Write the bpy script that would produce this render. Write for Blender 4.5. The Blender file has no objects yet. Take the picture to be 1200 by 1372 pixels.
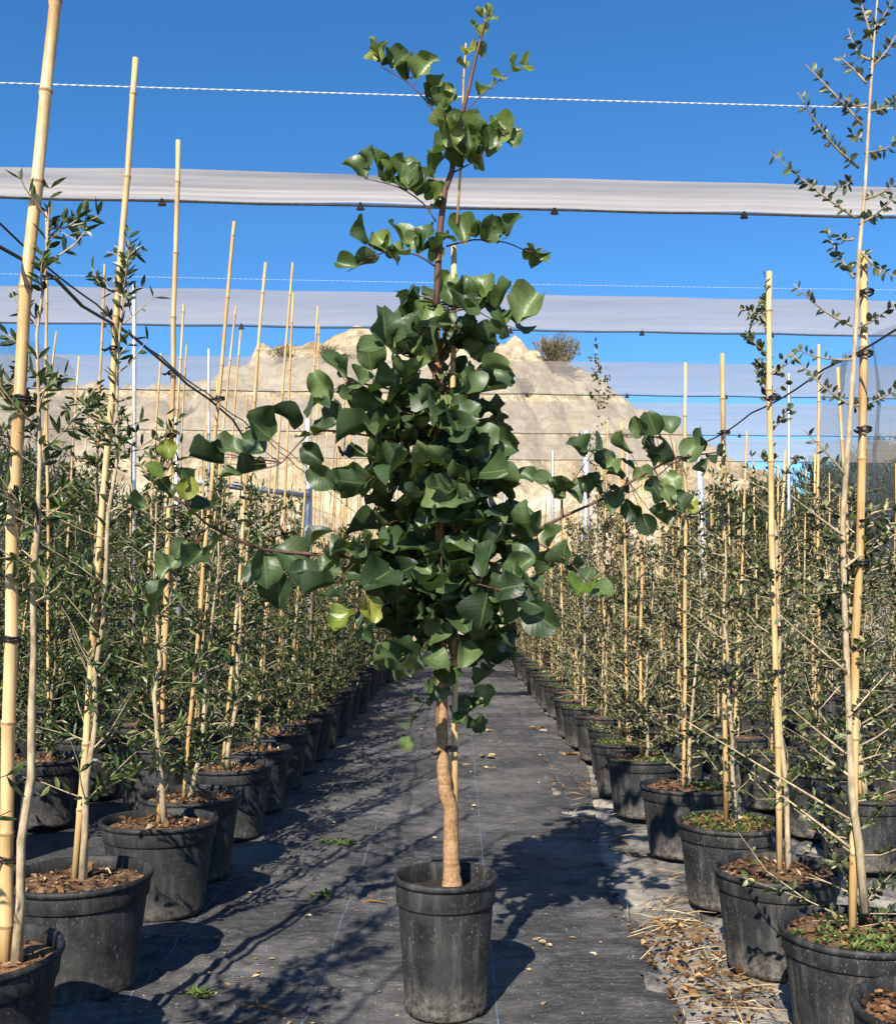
import bpy, math, random
from mathutils import Vector, Matrix, noise

# ------------------------------------------------------------------ camera, sky, sun, exposure
sc = bpy.context.scene
col = sc.collection
F, H, VX, VY = 1400.0, 1.25, 615.0, 800.0          # focal length in photo pixels, eye height, vanishing point
cam_d = bpy.data.cameras.new('camera')
cam = bpy.data.objects.new('camera', cam_d); col.objects.link(cam)
cam.location = (0, 0, H); cam.rotation_euler = (math.radians(90), 0, 0)
cam_d.sensor_fit = 'AUTO'; cam_d.sensor_width = 36; cam_d.lens = 36 * F / 1372
cam_d.shift_x = (600 - VX) / 1372; cam_d.shift_y = (VY - 686) / 1372
cam_d.clip_start = 0.05; cam_d.clip_end = 1500
sc.camera = cam

LIGHT = Vector((0.37, 1.2, -1.0)).normalized()       # direction in which the sunlight travels
w = bpy.data.worlds.new('World'); sc.world = w; w.use_nodes = True
nt = w.node_tree; nt.nodes.clear()
sky = nt.nodes.new('ShaderNodeTexSky'); sky.sky_type = 'NISHITA'; sky.sun_disc = False
sky.sun_elevation = math.asin(-LIGHT.z)
sky.sun_rotation = math.atan2(-LIGHT.x, -LIGHT.y)
sky.altitude = 300; sky.air_density = 1.0; sky.dust_density = 0.0; sky.ozone_density = 7.0
bg = nt.nodes.new('ShaderNodeBackground'); bg.inputs[1].default_value = 0.098
wo = nt.nodes.new('ShaderNodeOutputWorld')
hs = nt.nodes.new('ShaderNodeHueSaturation'); hs.inputs['Saturation'].default_value = 1.17
nt.links.new(sky.outputs[0], hs.inputs['Color']); nt.links.new(hs.outputs[0], bg.inputs[0]); nt.links.new(bg.outputs[0], wo.inputs[0])

sun_d = bpy.data.lights.new('sun', 'SUN'); sun_d.energy = 5.0; sun_d.angle = math.radians(0.5)
sun_d.color = (1.0, 0.92, 0.80)
sun = bpy.data.objects.new('sun', sun_d); col.objects.link(sun)
sun.location = (-3, -6, 12); sun.rotation_euler = LIGHT.to_track_quat('-Z', 'Y').to_euler()

sc.view_settings.view_transform = 'Standard'; sc.view_settings.look = 'None'
sc.view_settings.gamma = 1; sc.view_settings.use_curve_mapping = False
sc.view_settings.exposure = 0.82
sc.cycles.max_bounces = 8; sc.cycles.diffuse_bounces = 3; sc.cycles.transparent_max_bounces = 24

rnd = random.Random(7)

# ------------------------------------------------------------------ helpers
def P(px, py, d):
    """photo pixel at distance d (metres along +Y)"""
    return Vector(((px - VX) * d / F, d, H + (VY - py) * d / F))

def dist(py, z):
    """distance of a point at height z seen at photo row py"""
    return F * (H - z) / (py - VY)

class MB:
    def __init__(s): s.v = []; s.f = []; s.uv = None
    def vert(s, p): s.v.append(tuple(p)); return len(s.v) - 1
    def tube(s, pts, rads, n=6, cap=True):
        base = None; rings = []
        up = Vector((0.3, 0.2, 1)).normalized()
        pts = [Vector(p) for p in pts]
        for i, p in enumerate(pts):
            a = pts[max(i - 1, 0)]; b = pts[min(i + 1, len(pts) - 1)]
            t = (b - a)
            t = t.normalized() if t.length > 1e-9 else Vector((0, 0, 1))
            ref = Vector((1, 0, 0)) if abs(t.x) < 0.8 else Vector((0, 0, 1))
            x = ref.cross(t).normalized(); y = t.cross(x)
            r = rads[i] if isinstance(rads, (list, tuple)) else rads
            rings.append([s.vert(p + (x * math.cos(2 * math.pi * k / n) + y * math.sin(2 * math.pi * k / n)) * r) for k in range(n)])
        for a, b in zip(rings, rings[1:]):
            for k in range(n):
                s.f.append((a[k], a[(k + 1) % n], b[(k + 1) % n], b[k]))
        if cap:
            s.f.append(tuple(reversed(rings[0]))); s.f.append(tuple(rings[-1]))
    def lathe(s, prof, n=40, jitter=None):
        rings = []
        for (r, z) in prof:
            rings.append([s.vert((r * math.cos(2 * math.pi * k / n), r * math.sin(2 * math.pi * k / n), z)) for k in range(n)])
        for a, b in zip(rings, rings[1:]):
            for k in range(n):
                s.f.append((a[k], a[(k + 1) % n], b[(k + 1) % n], b[k]))
        s.f.append(tuple(reversed(rings[0])))
        return rings
    def leaf(s, p, d, nrm, L, W, fold=0.25):
        """small leaf: six corners, folded on its midrib"""
        d = d.normalized(); x = d.cross(nrm)
        if x.length < 1e-5: x = d.cross(Vector((1, 0.3, 0.2)))
        x.normalize(); n = x.cross(d)
        i = len(s.v)
        s.v += [tuple(p), tuple(p + d * L * .5 - n * (W * .15)), tuple(p + d * L),
                tuple(p + d * L * .38 + x * W * .5 + n * (W * fold)), tuple(p + d * L * .75 + x * W * .38 + n * (W * fold * .7)),
                tuple(p + d * L * .38 - x * W * .5 + n * (W * fold)), tuple(p + d * L * .75 - x * W * .38 + n * (W * fold * .7))]
        s.f += [(i, i + 3, i + 1), (i + 1, i + 3, i + 4), (i + 1, i + 4, i + 2), (i, i + 1, i + 5), (i + 1, i + 6, i + 5), (i + 1, i + 2, i + 6)]
    def box(s, c, h):
        i = len(s.v); c = Vector(c)
        for dx in (-1, 1):
            for dy in (-1, 1):
                for dz in (-1, 1):
                    s.v.append((c.x + dx * h[0], c.y + dy * h[1], c.z + dz * h[2]))
        s.f += [tuple(i + k for k in q) for q in ((0, 1, 3, 2), (4, 6, 7, 5), (0, 4, 5, 1), (2, 3, 7, 6), (0, 2, 6, 4), (1, 5, 7, 3))]
    def mesh(s, name, m, smooth=True):
        me = bpy.data.meshes.new(name); me.from_pydata(s.v, [], s.f)
        if m: me.materials.append(m)
        if smooth: me.polygons.foreach_set('use_smooth', [True] * len(me.polygons))
        me.update(); return me

def link(name, me, parent=None, kind=None):
    o = bpy.data.objects.new(name, me); col.objects.link(o)
    if parent: o.parent = parent
    if kind: o['kind'] = kind
    return o

def thing(name, label, cat, loc=(0, 0, 0), group=None, data=None):
    o = bpy.data.objects.new(name, data); col.objects.link(o)
    o.location = loc; o['label'] = label; o['category'] = cat
    if group: o['group'] = group
    if data is None: o.empty_display_size = 0.1
    return o

def rv(r=rnd, s=1.0):
    return Vector((r.uniform(-s, s), r.uniform(-s, s), r.uniform(-s, s)))

# ------------------------------------------------------------------ materials
def new_mat(name, rough=0.6, spec=0.5):
    m = bpy.data.materials.new(name); m.use_nodes = True
    N = m.node_tree.nodes; b = N['Principled BSDF']
    b.inputs['Roughness'].default_value = rough
    b.inputs['Specular IOR Level'].default_value = spec
    return m, N, m.node_tree.links, b

def ramp(N, stops):
    r = N.new('ShaderNodeValToRGB'); e = r.color_ramp.elements
    while len(e) < len(stops): e.new(0.5)
    for q, (p, c) in zip(e, stops):
        q.position = p; q.color = (c[0], c[1], c[2], 1) if len(c) == 3 else c
    return r

def noise_tex(N, L, scale, detail=6, coord=None, rough=0.55, stretch=None):
    n = N.new('ShaderNodeTexNoise'); n.inputs['Scale'].default_value = scale
    n.inputs['Detail'].default_value = detail; n.inputs['Roughness'].default_value = rough
    if coord is not None:
        src = coord
        if stretch:
            mp = N.new('ShaderNodeMapping'); mp.inputs['Scale'].default_value = stretch
            L.new(coord, mp.inputs[0]); src = mp.outputs[0]
        L.new(src, n.inputs['Vector'])
    return n

def obj_coord(N, L, random_shift=True):
    tc = N.new('ShaderNodeTexCoord')
    if not random_shift: return tc.outputs['Object']
    oi = N.new('ShaderNodeObjectInfo')
    v = N.new('ShaderNodeVectorMath'); v.operation = 'MULTIPLY_ADD'
    cmb = N.new('ShaderNodeCombineXYZ')
    for k in range(3): L.new(oi.outputs['Random'], cmb.inputs[k])
    L.new(cmb.outputs[0], v.inputs[0]); v.inputs[1].default_value = (37, 23, 51)
    L.new(tc.outputs['Object'], v.inputs[2])
    return v.outputs[0]

def mix(N, L, fac, a, b, blend='MIX'):
    m = N.new('ShaderNodeMix'); m.data_type = 'RGBA'; m.blend_type = blend
    for sock, val in ((m.inputs[0], fac), (m.inputs[6], a), (m.inputs[7], b)):
        if hasattr(val, 'is_output'): L.new(val, sock)
        elif isinstance(val, (int, float)): sock.default_value = val
        else: sock.default_value = (val[0], val[1], val[2], 1)
    return m.outputs[2]

def bump(N, L, b, height, strength=0.4, dist_=0.01):
    n = N.new('ShaderNodeBump'); n.inputs['Strength'].default_value = strength
    n.inputs['Distance'].default_value = dist_
    L.new(height, n.inputs['Height']); L.new(n.outputs[0], b.inputs['Normal'])

def mat_mottled(name, c1, c2, scale=8, rough=0.8, bmp=0.3, bd=0.01, stretch=None, detail=8, spec=0.3, shift=True):
    m, N, L, b = new_mat(name, rough, spec)
    co = obj_coord(N, L, shift)
    n = noise_tex(N, L, scale, detail, co, 0.65, stretch)
    r = ramp(N, [(0.3, c1), (0.7, c2)]); L.new(n.outputs[0], r.inputs[0])
    L.new(r.outputs[0], b.inputs['Base Color'])
    if bmp: bump(N, L, b, n.outputs[0], bmp, bd)
    return m

def mat_pot(name, dust=0.5):
    m, N, L, b = new_mat(name, 0.5, 0.28)
    co = obj_coord(N, L)
    a = noise_tex(N, L, 9, 8, co, 0.7)
    sp = noise_tex(N, L, 150, 4, co, 0.7, (1, 1, 0.6))
    st = noise_tex(N, L, 30, 5, co, 0.6, (1, 1, 0.12))
    r1 = ramp(N, [(0.36, (0.007, 0.0072, 0.0075)), (0.64, (0.028, 0.0275, 0.027))]); L.new(a.outputs[0], r1.inputs[0])
    r2 = ramp(N, [(0.58, (0, 0, 0)), (0.70, (dust * 1.2,) * 3)]); L.new(sp.outputs[0], r2.inputs[0])
    r3 = ramp(N, [(0.5, (0, 0, 0)), (0.75, (dust * .55,) * 3)]); L.new(st.outputs[0], r3.inputs[0])
    pm = noise_tex(N, L, 5, 4, co); rp = ramp(N, [(0.38, (0.12,) * 3), (0.62, (1, 1, 1))]); L.new(pm.outputs[0], rp.inputs[0])
    r2m = mix(N, L, 1.0, r2.outputs[0], rp.outputs[0], 'MULTIPLY')
    c = mix(N, L, r2m, r1.outputs[0], (0.30, 0.28, 0.25))
    c = mix(N, L, r3.outputs[0], c, (0.20, 0.19, 0.17))
    # splashed dirt near the foot of the pot
    tc = N.new('ShaderNodeTexCoord'); sx = N.new('ShaderNodeSeparateXYZ'); L.new(tc.outputs['Object'], sx.inputs[0])
    mp = N.new('ShaderNodeMapRange'); mp.inputs[1].default_value = 0.12; mp.inputs[2].default_value = 0.0
    L.new(sx.outputs[2], mp.inputs[0])
    mul = N.new('ShaderNodeMath'); mul.operation = 'MULTIPLY'; L.new(mp.outputs[0], mul.inputs[0])
    sp2 = noise_tex(N, L, 40, 6, co, 0.75)
    r4 = ramp(N, [(0.42, (0, 0, 0)), (0.7, (dust, dust, dust))]); L.new(sp2.outputs[0], r4.inputs[0])
    L.new(r4.outputs[0], mul.inputs[1])
    c = mix(N, L, mul.outputs[0], c, (0.33, 0.28, 0.21))
    L.new(c, b.inputs['Base Color'])
    rr = N.new('ShaderNodeMapRange'); rr.inputs[3].default_value = 0.42; rr.inputs[4].default_value = 0.8
    L.new(a.outputs[0], rr.inputs[0]); L.new(rr.outputs[0], b.inputs['Roughness'])
    bump(N, L, b, a.outputs[0], 0.15, 0.004)
    return m

M = {}
M['pot'] = mat_pot('black_plastic', 0.30)
M['pot_dusty'] = mat_pot('dusty_black_plastic', 0.55)
M['soil'] = mat_mottled('potting_soil', (0.035, 0.02, 0.012), (0.26, 0.15, 0.08), 26, 0.95, 0.9, 0.02)
M['red_soil'] = mat_mottled('red_soil', (0.10, 0.045, 0.02), (0.42, 0.21, 0.10), 30, 0.95, 0.9, 0.02)
M['peat'] = mat_mottled('dark_peat', (0.012, 0.010, 0.008), (0.05, 0.04, 0.03), 30, 0.95, 0.9, 0.02)
M['tie'] = new_mat('black_tie', 0.5)[0]; M['tie'].node_tree.nodes['Principled BSDF'].inputs['Base Color'].default_value = (0.012, 0.011, 0.011, 1)
M['wire'] = new_mat('dark_wire', 0.5)[0]; M['wire'].node_tree.nodes['Principled BSDF'].inputs['Base Color'].default_value = (0.03, 0.028, 0.027, 1)
def mat_bark():
    m, N, L, b = new_mat('trunk_bark', 0.82, 0.2)
    co = obj_coord(N, L)
    a = noise_tex(N, L, 9, 8, co, 0.7, (1, 1, 0.5)); rg = noise_tex(N, L, 26, 6, co, 0.7, (0.35, 0.35, 2.6)); f = noise_tex(N, L, 120, 5, co, 0.7, (1, 1, 0.5))
    r1 = ramp(N, [(0.30, (0.20, 0.115, 0.06)), (0.50, (0.40, 0.235, 0.12)), (0.70, (0.52, 0.34, 0.19))]); L.new(a.outputs[0], r1.inputs[0])
    r2 = ramp(N, [(0.36, (0.45, 0.38, 0.32)), (0.50, (1, 1, 1))]); L.new(rg.outputs[0], r2.inputs[0])
    r3 = ramp(N, [(0.35, (0.62, 0.58, 0.54)), (0.55, (1, 1, 1))]); L.new(f.outputs[0], r3.inputs[0])
    c = mix(N, L, 0.5, r1.outputs[0], r2.outputs[0], 'MULTIPLY'); c = mix(N, L, 0.9, c, r3.outputs[0], 'MULTIPLY')
    L.new(c, b.inputs['Base Color'])
    ad = N.new('ShaderNodeMath'); ad.operation = 'ADD'; L.new(rg.outputs[0], ad.inputs[0]); L.new(f.outputs[0], ad.inputs[1])
    bump(N, L, b, ad.outputs[0], 0.8, 0.006)
    return m
M['bark'] = mat_bark()
M['stem'] = mat_mottled('reddish_stem_bark', (0.055, 0.028, 0.02), (0.16, 0.075, 0.05), 30, 0.6, 0.3, 0.003, (1, 1, 0.3))
M['twig'] = mat_mottled('pale_twig_bark', (0.20, 0.145, 0.08), (0.56, 0.45, 0.29), 45, 0.8, 0.5, 0.004, (1, 1, 0.5))
M['twig_dark'] = mat_mottled('grey_twig_bark', (0.13, 0.095, 0.06), (0.36, 0.28, 0.18), 30, 0.8, 0.3, 0.003, (1, 1, 0.4))
M['rope'] = mat_mottled('white_rope', (0.45, 0.45, 0.45), (0.8, 0.8, 0.8), 90, 0.8, 0.4, 0.003)


M['hem'] = mat_mottled('grey_net_hem', (0.10, 0.10, 0.10), (0.2, 0.2, 0.2), 20, 0.8, 0)

def mat_cane(name):
    m, N, L, b = new_mat(name, 0.42, 0.4)
    co = obj_coord(N, L)
    a = noise_tex(N, L, 5, 5, co, 0.6, (1, 1, 0.5)); g = noise_tex(N, L, 60, 4, co, 0.6, (1, 1, 0.04))
    r = ramp(N, [(0.3, (0.50, 0.31, 0.13)), (0.55, (0.66, 0.47, 0.23)), (0.75, (0.72, 0.58, 0.34))]); L.new(a.outputs[0], r.inputs[0])
    oi = N.new('ShaderNodeObjectInfo')
    r2 = ramp(N, [(0, (0.80, 0.76, 0.66)), (0.5, (1, 0.97, 0.92)), (1, (0.95, 0.80, 0.64))]); L.new(oi.outputs['Random'], r2.inputs[0])
    c = mix(N, L, 1.0, r.outputs[0], r2.outputs[0], 'MULTIPLY')
    r3 = ramp(N, [(0.3, (0.62, 0.6, 0.55)), (0.6, (1, 1, 1))]); L.new(g.outputs[0], r3.inputs[0])
    c = mix(N, L, 0.7, c, r3.outputs[0], 'MULTIPLY')
    dn = noise_tex(N, L, 11, 7, co, 0.75, (1, 1, 0.35)); r4 = ramp(N, [(0.50, (1, 1, 1)), (0.72, (0.42, 0.36, 0.30))]); L.new(dn.outputs[0], r4.inputs[0])
    c = mix(N, L, 0.85, c, r4.outputs[0], 'MULTIPLY')
    L.new(c, b.inputs['Base Color']); bump(N, L, b, g.outputs[0], 0.15, 0.002)
    return m
M['cane'] = mat_cane('bamboo')
M['node'] = mat_mottled('bamboo_node', (0.16, 0.09, 0.04), (0.38, 0.25, 0.12), 40, 0.7, 0)

def mat_leaf(name, stops, rough=0.36, island=False, trans=0.14, tcol=(0.18, 0.30, 0.04), spec=0.5, veins=False):
    m, N, L, b = new_mat(name, rough, spec)
    if island:
        g = N.new('ShaderNodeNewGeometry'); fac = g.outputs['Random Per Island']
    else:
        g = N.new('ShaderNodeObjectInfo'); fac = g.outputs['Random']
    r = ramp(N, stops); L.new(fac, r.inputs[0]); c = r.outputs[0]
    tc = N.new('ShaderNodeTexCoord')
    n = noise_tex(N, L, 25 if not veins else 6, 4, tc.outputs['Object'])
    rr = ramp(N, [(0.3, (0.72, 0.75, 0.7)), (0.7, (1.2, 1.15, 1.1))]); L.new(n.outputs[0], rr.inputs[0])
    c = mix(N, L, 1.0, c, rr.outputs[0], 'MULTIPLY')
    if veins:
        uv = N.new('ShaderNodeUVMap'); sx = N.new('ShaderNodeSeparateXYZ'); L.new(uv.outputs[0], sx.inputs[0])
        ab = N.new('ShaderNodeMath'); ab.operation = 'ABSOLUTE'
        su = N.new('ShaderNodeMath'); su.operation = 'SUBTRACT'; su.inputs[1].default_value = 0.5
        L.new(sx.outputs[0], su.inputs[0]); L.new(su.outputs[0], ab.inputs[0])
        mr = ramp(N, [(0.008, (0.5, 0.5, 0.5)), (0.030, (0, 0, 0))]); L.new(ab.outputs[0], mr.inputs[0])
        c = mix(N, L, mr.outputs[0], c, (0.16, 0.24, 0.07))
        # side veins: ridges running out from the midrib
        ma = N.new('ShaderNodeMath'); ma.operation = 'MULTIPLY_ADD'; ma.inputs[1].default_value = -0.55
        L.new(ab.outputs[0], ma.inputs[0]); L.new(sx.outputs[1], ma.inputs[2])
        mu = N.new('ShaderNodeMath'); mu.operation = 'MULTIPLY'; mu.inputs[1].default_value = 50
        L.new(ma.outputs[0], mu.inputs[0])
        si = N.new('ShaderNodeMath'); si.operation = 'SINE'; L.new(mu.outputs[0], si.inputs[0])
        bump(N, L, b, si.outputs[0], 0.05, 0.012)
    L.new(c, b.inputs['Base Color'])
    if trans:
        t = N.new('ShaderNodeBsdfTranslucent'); t.inputs[0].default_value = (*tcol, 1)
        ms = N.new('ShaderNodeMixShader'); ms.inputs[0].default_value = trans
        L.new(b.outputs[0], ms.inputs[1]); L.new(t.outputs[0], ms.inputs[2])
        L.new(ms.outputs[0], N['Material Output'].inputs[0])
    return m
CAROB = [(0.0, (0.015, 0.030, 0.012)), (0.40, (0.042, 0.073, 0.029)), (0.85, (0.080, 0.122, 0.048)), (1, (0.125, 0.175, 0.06))]
M['carob'] = mat_leaf('carob_leaf', CAROB, 0.45, veins=True, trans=.10, spec=.42)
M['carob_mid'] = mat_leaf('fresh_carob_leaf', [(0, (0.045, 0.080, 0.024)), (0.5, (0.082, 0.130, 0.036)), (1, (0.15, 0.20, 0.05))], 0.42, veins=True, trans=.16, spec=.45)
M['carob_mass'] = mat_leaf('carob_leaf_mass', CAROB, 0.45, island=True, trans=.10, spec=.42)
M['carob_young'] = mat_leaf('young_carob_leaf', [(0, (0.09, 0.15, 0.025)), (0.6, (0.15, 0.21, 0.035)), (1, (0.27, 0.28, 0.05))], 0.35, trans=0.3, tcol=(0.4, 0.5, 0.06), veins=True)
M['olive'] = mat_leaf('olive_leaf', [(0, (0.012, 0.022, 0.007)), (0.5, (0.034, 0.060, 0.014)), (0.85, (0.074, 0.118, 0.030)), (1, (0.26, 0.28, 0.10))], 0.42, island=True, tcol=(0.12, 0.16, 0.04))
M['oak'] = mat_leaf('small_oval_leaf', [(0, (0.012, 0.020, 0.007)), (0.5, (0.036, 0.054, 0.016)), (0.82, (0.105, 0.128, 0.042)), (1, (0.42, 0.40, 0.20))], 0.45, island=True, tcol=(0.12, 0.14, 0.05))
M['oak_one'] = mat_leaf('small_oval_single_leaf', [(0, (0.020, 0.030, 0.018)), (0.7, (0.045, 0.06, 0.03)), (1, (0.12, 0.15, 0.06))], 0.4, tcol=(0.12, 0.16, 0.05))
M['oak_young'] = mat_leaf('young_oval_leaf', [(0, (0.13, 0.16, 0.07)), (1, (0.25, 0.27, 0.12))], 0.45, tcol=(0.3, 0.35, 0.08), trans=0.25)
M['straw'] = mat_leaf('dry_straw', [(0, (0.10, 0.055, 0.025)), (0.35, (0.26, 0.17, 0.085)), (0.75, (0.46, 0.35, 0.20)), (1, (0.66, 0.55, 0.36))], 0.85, island=True, trans=0, spec=.2)
M['chip'] = mat_leaf('bark_chips', [(0, (0.03, 0.016, 0.010)), (0.5, (0.13, 0.065, 0.03)), (0.85, (0.28, 0.17, 0.085)), (1, (0.55, 0.43, 0.27))], 0.9, island=True, trans=0, spec=.2)
M['dry_leaf'] = mat_leaf('dry_leaf', [(0, (0.05, 0.025, 0.012)), (0.5, (0.17, 0.085, 0.035)), (0.85, (0.32, 0.19, 0.09)), (1, (0.48, 0.36, 0.21))], 0.85, island=True, trans=0.05, spec=.2)
M['weed'] = mat_leaf('weed_leaf', [(0, (0.045, 0.085, 0.018)), (0.6, (0.10, 0.16, 0.035)), (1, (0.23, 0.26, 0.08))], 0.5, island=True, trans=0.25)
M['hedge'] = mat_leaf('hedge_foliage', [(0, (0.018, 0.034, 0.014)), (0.6, (0.04, 0.062, 0.025)), (1, (0.085, 0.10, 0.04))], 0.6, island=True, trans=0.1)
M['bush'] = mat_leaf('dry_bush_foliage', [(0, (0.10, 0.09, 0.05)), (1, (0.24, 0.20, 0.12))], 0.8, island=True, trans=0)

def mat_galv():
    m, N, L, b = new_mat('galvanised_steel', 0.38, 0.5)
    co = obj_coord(N, L); n = noise_tex(N, L, 18, 4, co)
    r = ramp(N, [(0.3, (0.42, 0.44, 0.47)), (0.7, (0.66, 0.68, 0.70))]); L.new(n.outputs[0], r.inputs[0])
    L.new(r.outputs[0], b.inputs['Base Color']); b.inputs['Metallic'].default_value = 0.55
    return m
M['galv'] = mat_galv()

def mat_net(name, see, c, lines=60):
    """woven white shade net: threads with gaps between them"""
    m, N, L, b = new_mat(name, 0.8, 0.1)
    co = obj_coord(N, L, False)
    n = noise_tex(N, L, 3.0, 6, co, 0.6, (0.15, 1, 1)); n2 = noise_tex(N, L, lines, 3, co, 0.6, (0.03, 1, 1))
    r = ramp(N, [(0.3, tuple(q * .8 for q in c)), (0.7, c)]); L.new(n.outputs[0], r.inputs[0])
    L.new(r.outputs[0], b.inputs['Base Color'])
    t = N.new('ShaderNodeBsdfTranslucent'); L.new(r.outputs[0], t.inputs[0])
    ms = N.new('ShaderNodeMixShader'); ms.inputs[0].default_value = 0.62
    L.new(b.outputs[0], ms.inputs[1]); L.new(t.outputs[0], ms.inputs[2])
    tr = N.new('ShaderNodeBsdfTransparent')
    mr = N.new('ShaderNodeMapRange'); mr.inputs[1].default_value = 0.3; mr.inputs[2].default_value = 0.7
    mr.inputs[3].default_value = max(see - 0.12, 0); mr.inputs[4].default_value = see + 0.12
    L.new(n2.outputs[0], mr.inputs[0])
    m2 = N.new('ShaderNodeMixShader'); L.new(mr.outputs[0], m2.inputs[0])
    L.new(ms.outputs[0], m2.inputs[1]); L.new(tr.outputs[0], m2.inputs[2])
    L.new(m2.outputs[0], N['Material Output'].inputs[0])
    return m
M['net_thick'] = mat_net('gathered_shade_net', 0.06, (0.72, 0.66, 0.58))
M['net'] = mat_net('white_shade_net', 0.34, (0.66, 0.59, 0.50))
M['net_thin'] = mat_net('thin_shade_net', 0.44, (0.60, 0.53, 0.44))
M['net_grey'] = mat_net('grey_side_net', 0.68, (0.30, 0.31, 0.33))

def mat_weedmat(name, dust_lo, dust_hi, dustc, lines=False, blotch=1.1, dmax=0.8):
    m, N, L, b = new_mat(name, 0.72, 0.22)
    co = obj_coord(N, L, False)
    big = noise_tex(N, L, blotch, 12, co, 0.72); fine = noise_tex(N, L, 110, 2, co, 0.5)
    wv = N.new('ShaderNodeTexWave'); wv.wave_type = 'BANDS'; wv.bands_direction = 'Y'
    wv.inputs['Scale'].default_value = 60; wv.inputs['Distortion'].default_value = 0.8; wv.inputs['Detail'].default_value = 2
    L.new(co, wv.inputs['Vector'])
    r1 = ramp(N, [(0.3, (0.019, 0.0195, 0.021)), (0.7, (0.060, 0.0605, 0.063))]); L.new(wv.outputs[0], r1.inputs[0])
    r2 = ramp(N, [(dust_lo, (0, 0, 0)), (dust_hi, (dmax,) * 3)]); L.new(big.outputs[0], r2.inputs[0])
    c = mix(N, L, r2.outputs[0], r1.outputs[0], dustc)
    streak = noise_tex(N, L, 30, 9, co, 0.8, (0.4, 1.5, 1)); r5 = ramp(N, [(0.48, (0, 0, 0)), (0.70, (0.50, 0.50, 0.50))]); L.new(streak.outputs[0], r5.inputs[0])
    c = mix(N, L, r5.outputs[0], c, dustc)
    r3 = ramp(N, [(0.67, (0, 0, 0)), (0.72, (0.8, 0.8, 0.8))]); L.new(fine.outputs[0], r3.inputs[0])
    c = mix(N, L, r3.outputs[0], c, (0.42, 0.40, 0.36))
    if lines:
        sx = N.new('ShaderNodeSeparateXYZ'); L.new(co, sx.inputs[0])
        a = N.new('ShaderNodeMath'); a.operation = 'MULTIPLY_ADD'; a.inputs[1].default_value = 1 / 0.57; a.inputs[2].default_value = 0.30
        L.new(sx.outputs[0], a.inputs[0])
        fr = N.new('ShaderNodeMath'); fr.operation = 'FRACT'; L.new(a.outputs[0], fr.inputs[0])
        su = N.new('ShaderNodeMath'); su.operation = 'SUBTRACT'; su.inputs[1].default_value = 0.5; L.new(fr.outputs[0], su.inputs[0])
        ab = N.new('ShaderNodeMath'); ab.operation = 'ABSOLUTE'; L.new(su.outputs[0], ab.inputs[0])
        lt = N.new('ShaderNodeMath'); lt.operation = 'LESS_THAN'; lt.inputs[1].default_value = 0.0042; L.new(ab.outputs[0], lt.inputs[0])
        dn = noise_tex(N, L, 7, 3, co, 0.6, (0.3, 1, 1)); rd = ramp(N, [(0.35, (0.25,) * 3), (0.6, (0.95,) * 3)]); L.new(dn.outputs[0], rd.inputs[0])
        mu = N.new('ShaderNodeMath'); mu.operation = 'MULTIPLY'; L.new(lt.outputs[0], mu.inputs[0]); L.new(rd.outputs[0], mu.inputs[1])
        c = mix(N, L, mu.outputs[0], c, (0.13, 0.18, 0.25))
    L.new(c, b.inputs['Base Color'])
    ad = N.new('ShaderNodeMath'); ad.operation = 'MULTIPLY_ADD'; ad.inputs[1].default_value = 0.35
    L.new(wv.outputs[0], ad.inputs[0]); L.new(streak.outputs[0], ad.inputs[2])
    bump(N, L, b, ad.outputs[0], 0.6, 0.008)
    return m
M['mat'] = mat_weedmat('woven_ground_cover', 0.46, 0.80, (0.27, 0.255, 0.235), True)
M['bed_mat'] = mat_weedmat('bed_cover', 0.52, 0.85, (0.24, 0.225, 0.20))  # same weave as the path cover, with less and slightly darker dust
M['dusty_mat'] = mat_weedmat('dusty_ground_cover', 0.42, 0.62, (0.40, 0.365, 0.31), False, 3.2, 0.95)
M['sand'] = mat_mottled('sandy_soil', (0.36, 0.27, 0.16), (0.56, 0.44, 0.28), 0.6, 0.95, 0.4, 0.1, shift=False)

def mat_hill():
    m, N, L, b = new_mat('quarried_sand_rock', 0.95, 0.1)
    co = obj_coord(N, L, False)
    a = noise_tex(N, L, 0.16, 10, co, 0.62, (1, 1, 1.6)); f = noise_tex(N, L, 1.3, 8, co, 0.7)
    r = ramp(N, [(0.32, (0.34, 0.265, 0.165)), (0.46, (0.53, 0.43, 0.285)), (0.58, (0.63, 0.525, 0.36)), (0.70, (0.73, 0.63, 0.46))]); L.new(a.outputs[0], r.inputs[0])
    r2 = ramp(N, [(0.36, (0.55, 0.53, 0.49)), (0.56, (1, 1, 1))]); L.new(f.outputs[0], r2.inputs[0])
    c = mix(N, L, 1.0, r.outputs[0], r2.outputs[0], 'MULTIPLY')
    v = N.new('ShaderNodeTexVoronoi'); v.inputs['Scale'].default_value = 0.6; L.new(co, v.inputs['Vector'])
    ad = N.new('ShaderNodeMath'); ad.operation = 'ADD'; L.new(f.outputs[0], ad.inputs[0]); L.new(v.outputs[0], ad.inputs[1])
    L.new(c, b.inputs['Base Color']); bump(N, L, b, ad.outputs[0], 0.8, 0.7)
    return m
M['hill'] = mat_hill()

# ------------------------------------------------------------------ terrain
def grid(name, x0, x1, y0, y1, nx, ny, zf, m, power=1.0):
    mb = MB()
    for j in range(ny + 1):
        y = y0 + (y1 - y0) * (j / ny) ** power
        for i in range(nx + 1):
            xe = x1(y) if callable(x1) else x1
            x = x0 + (xe - x0) * i / nx
            mb.v.append((x, y, zf(x, y)))
    for j in range(ny):
        for i in range(nx):
            a = j * (nx + 1) + i
            mb.f.append((a, a + 1, a + nx + 2, a + nx + 1))
    return link(name, mb.mesh(name, m), None, 'structure')

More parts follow.
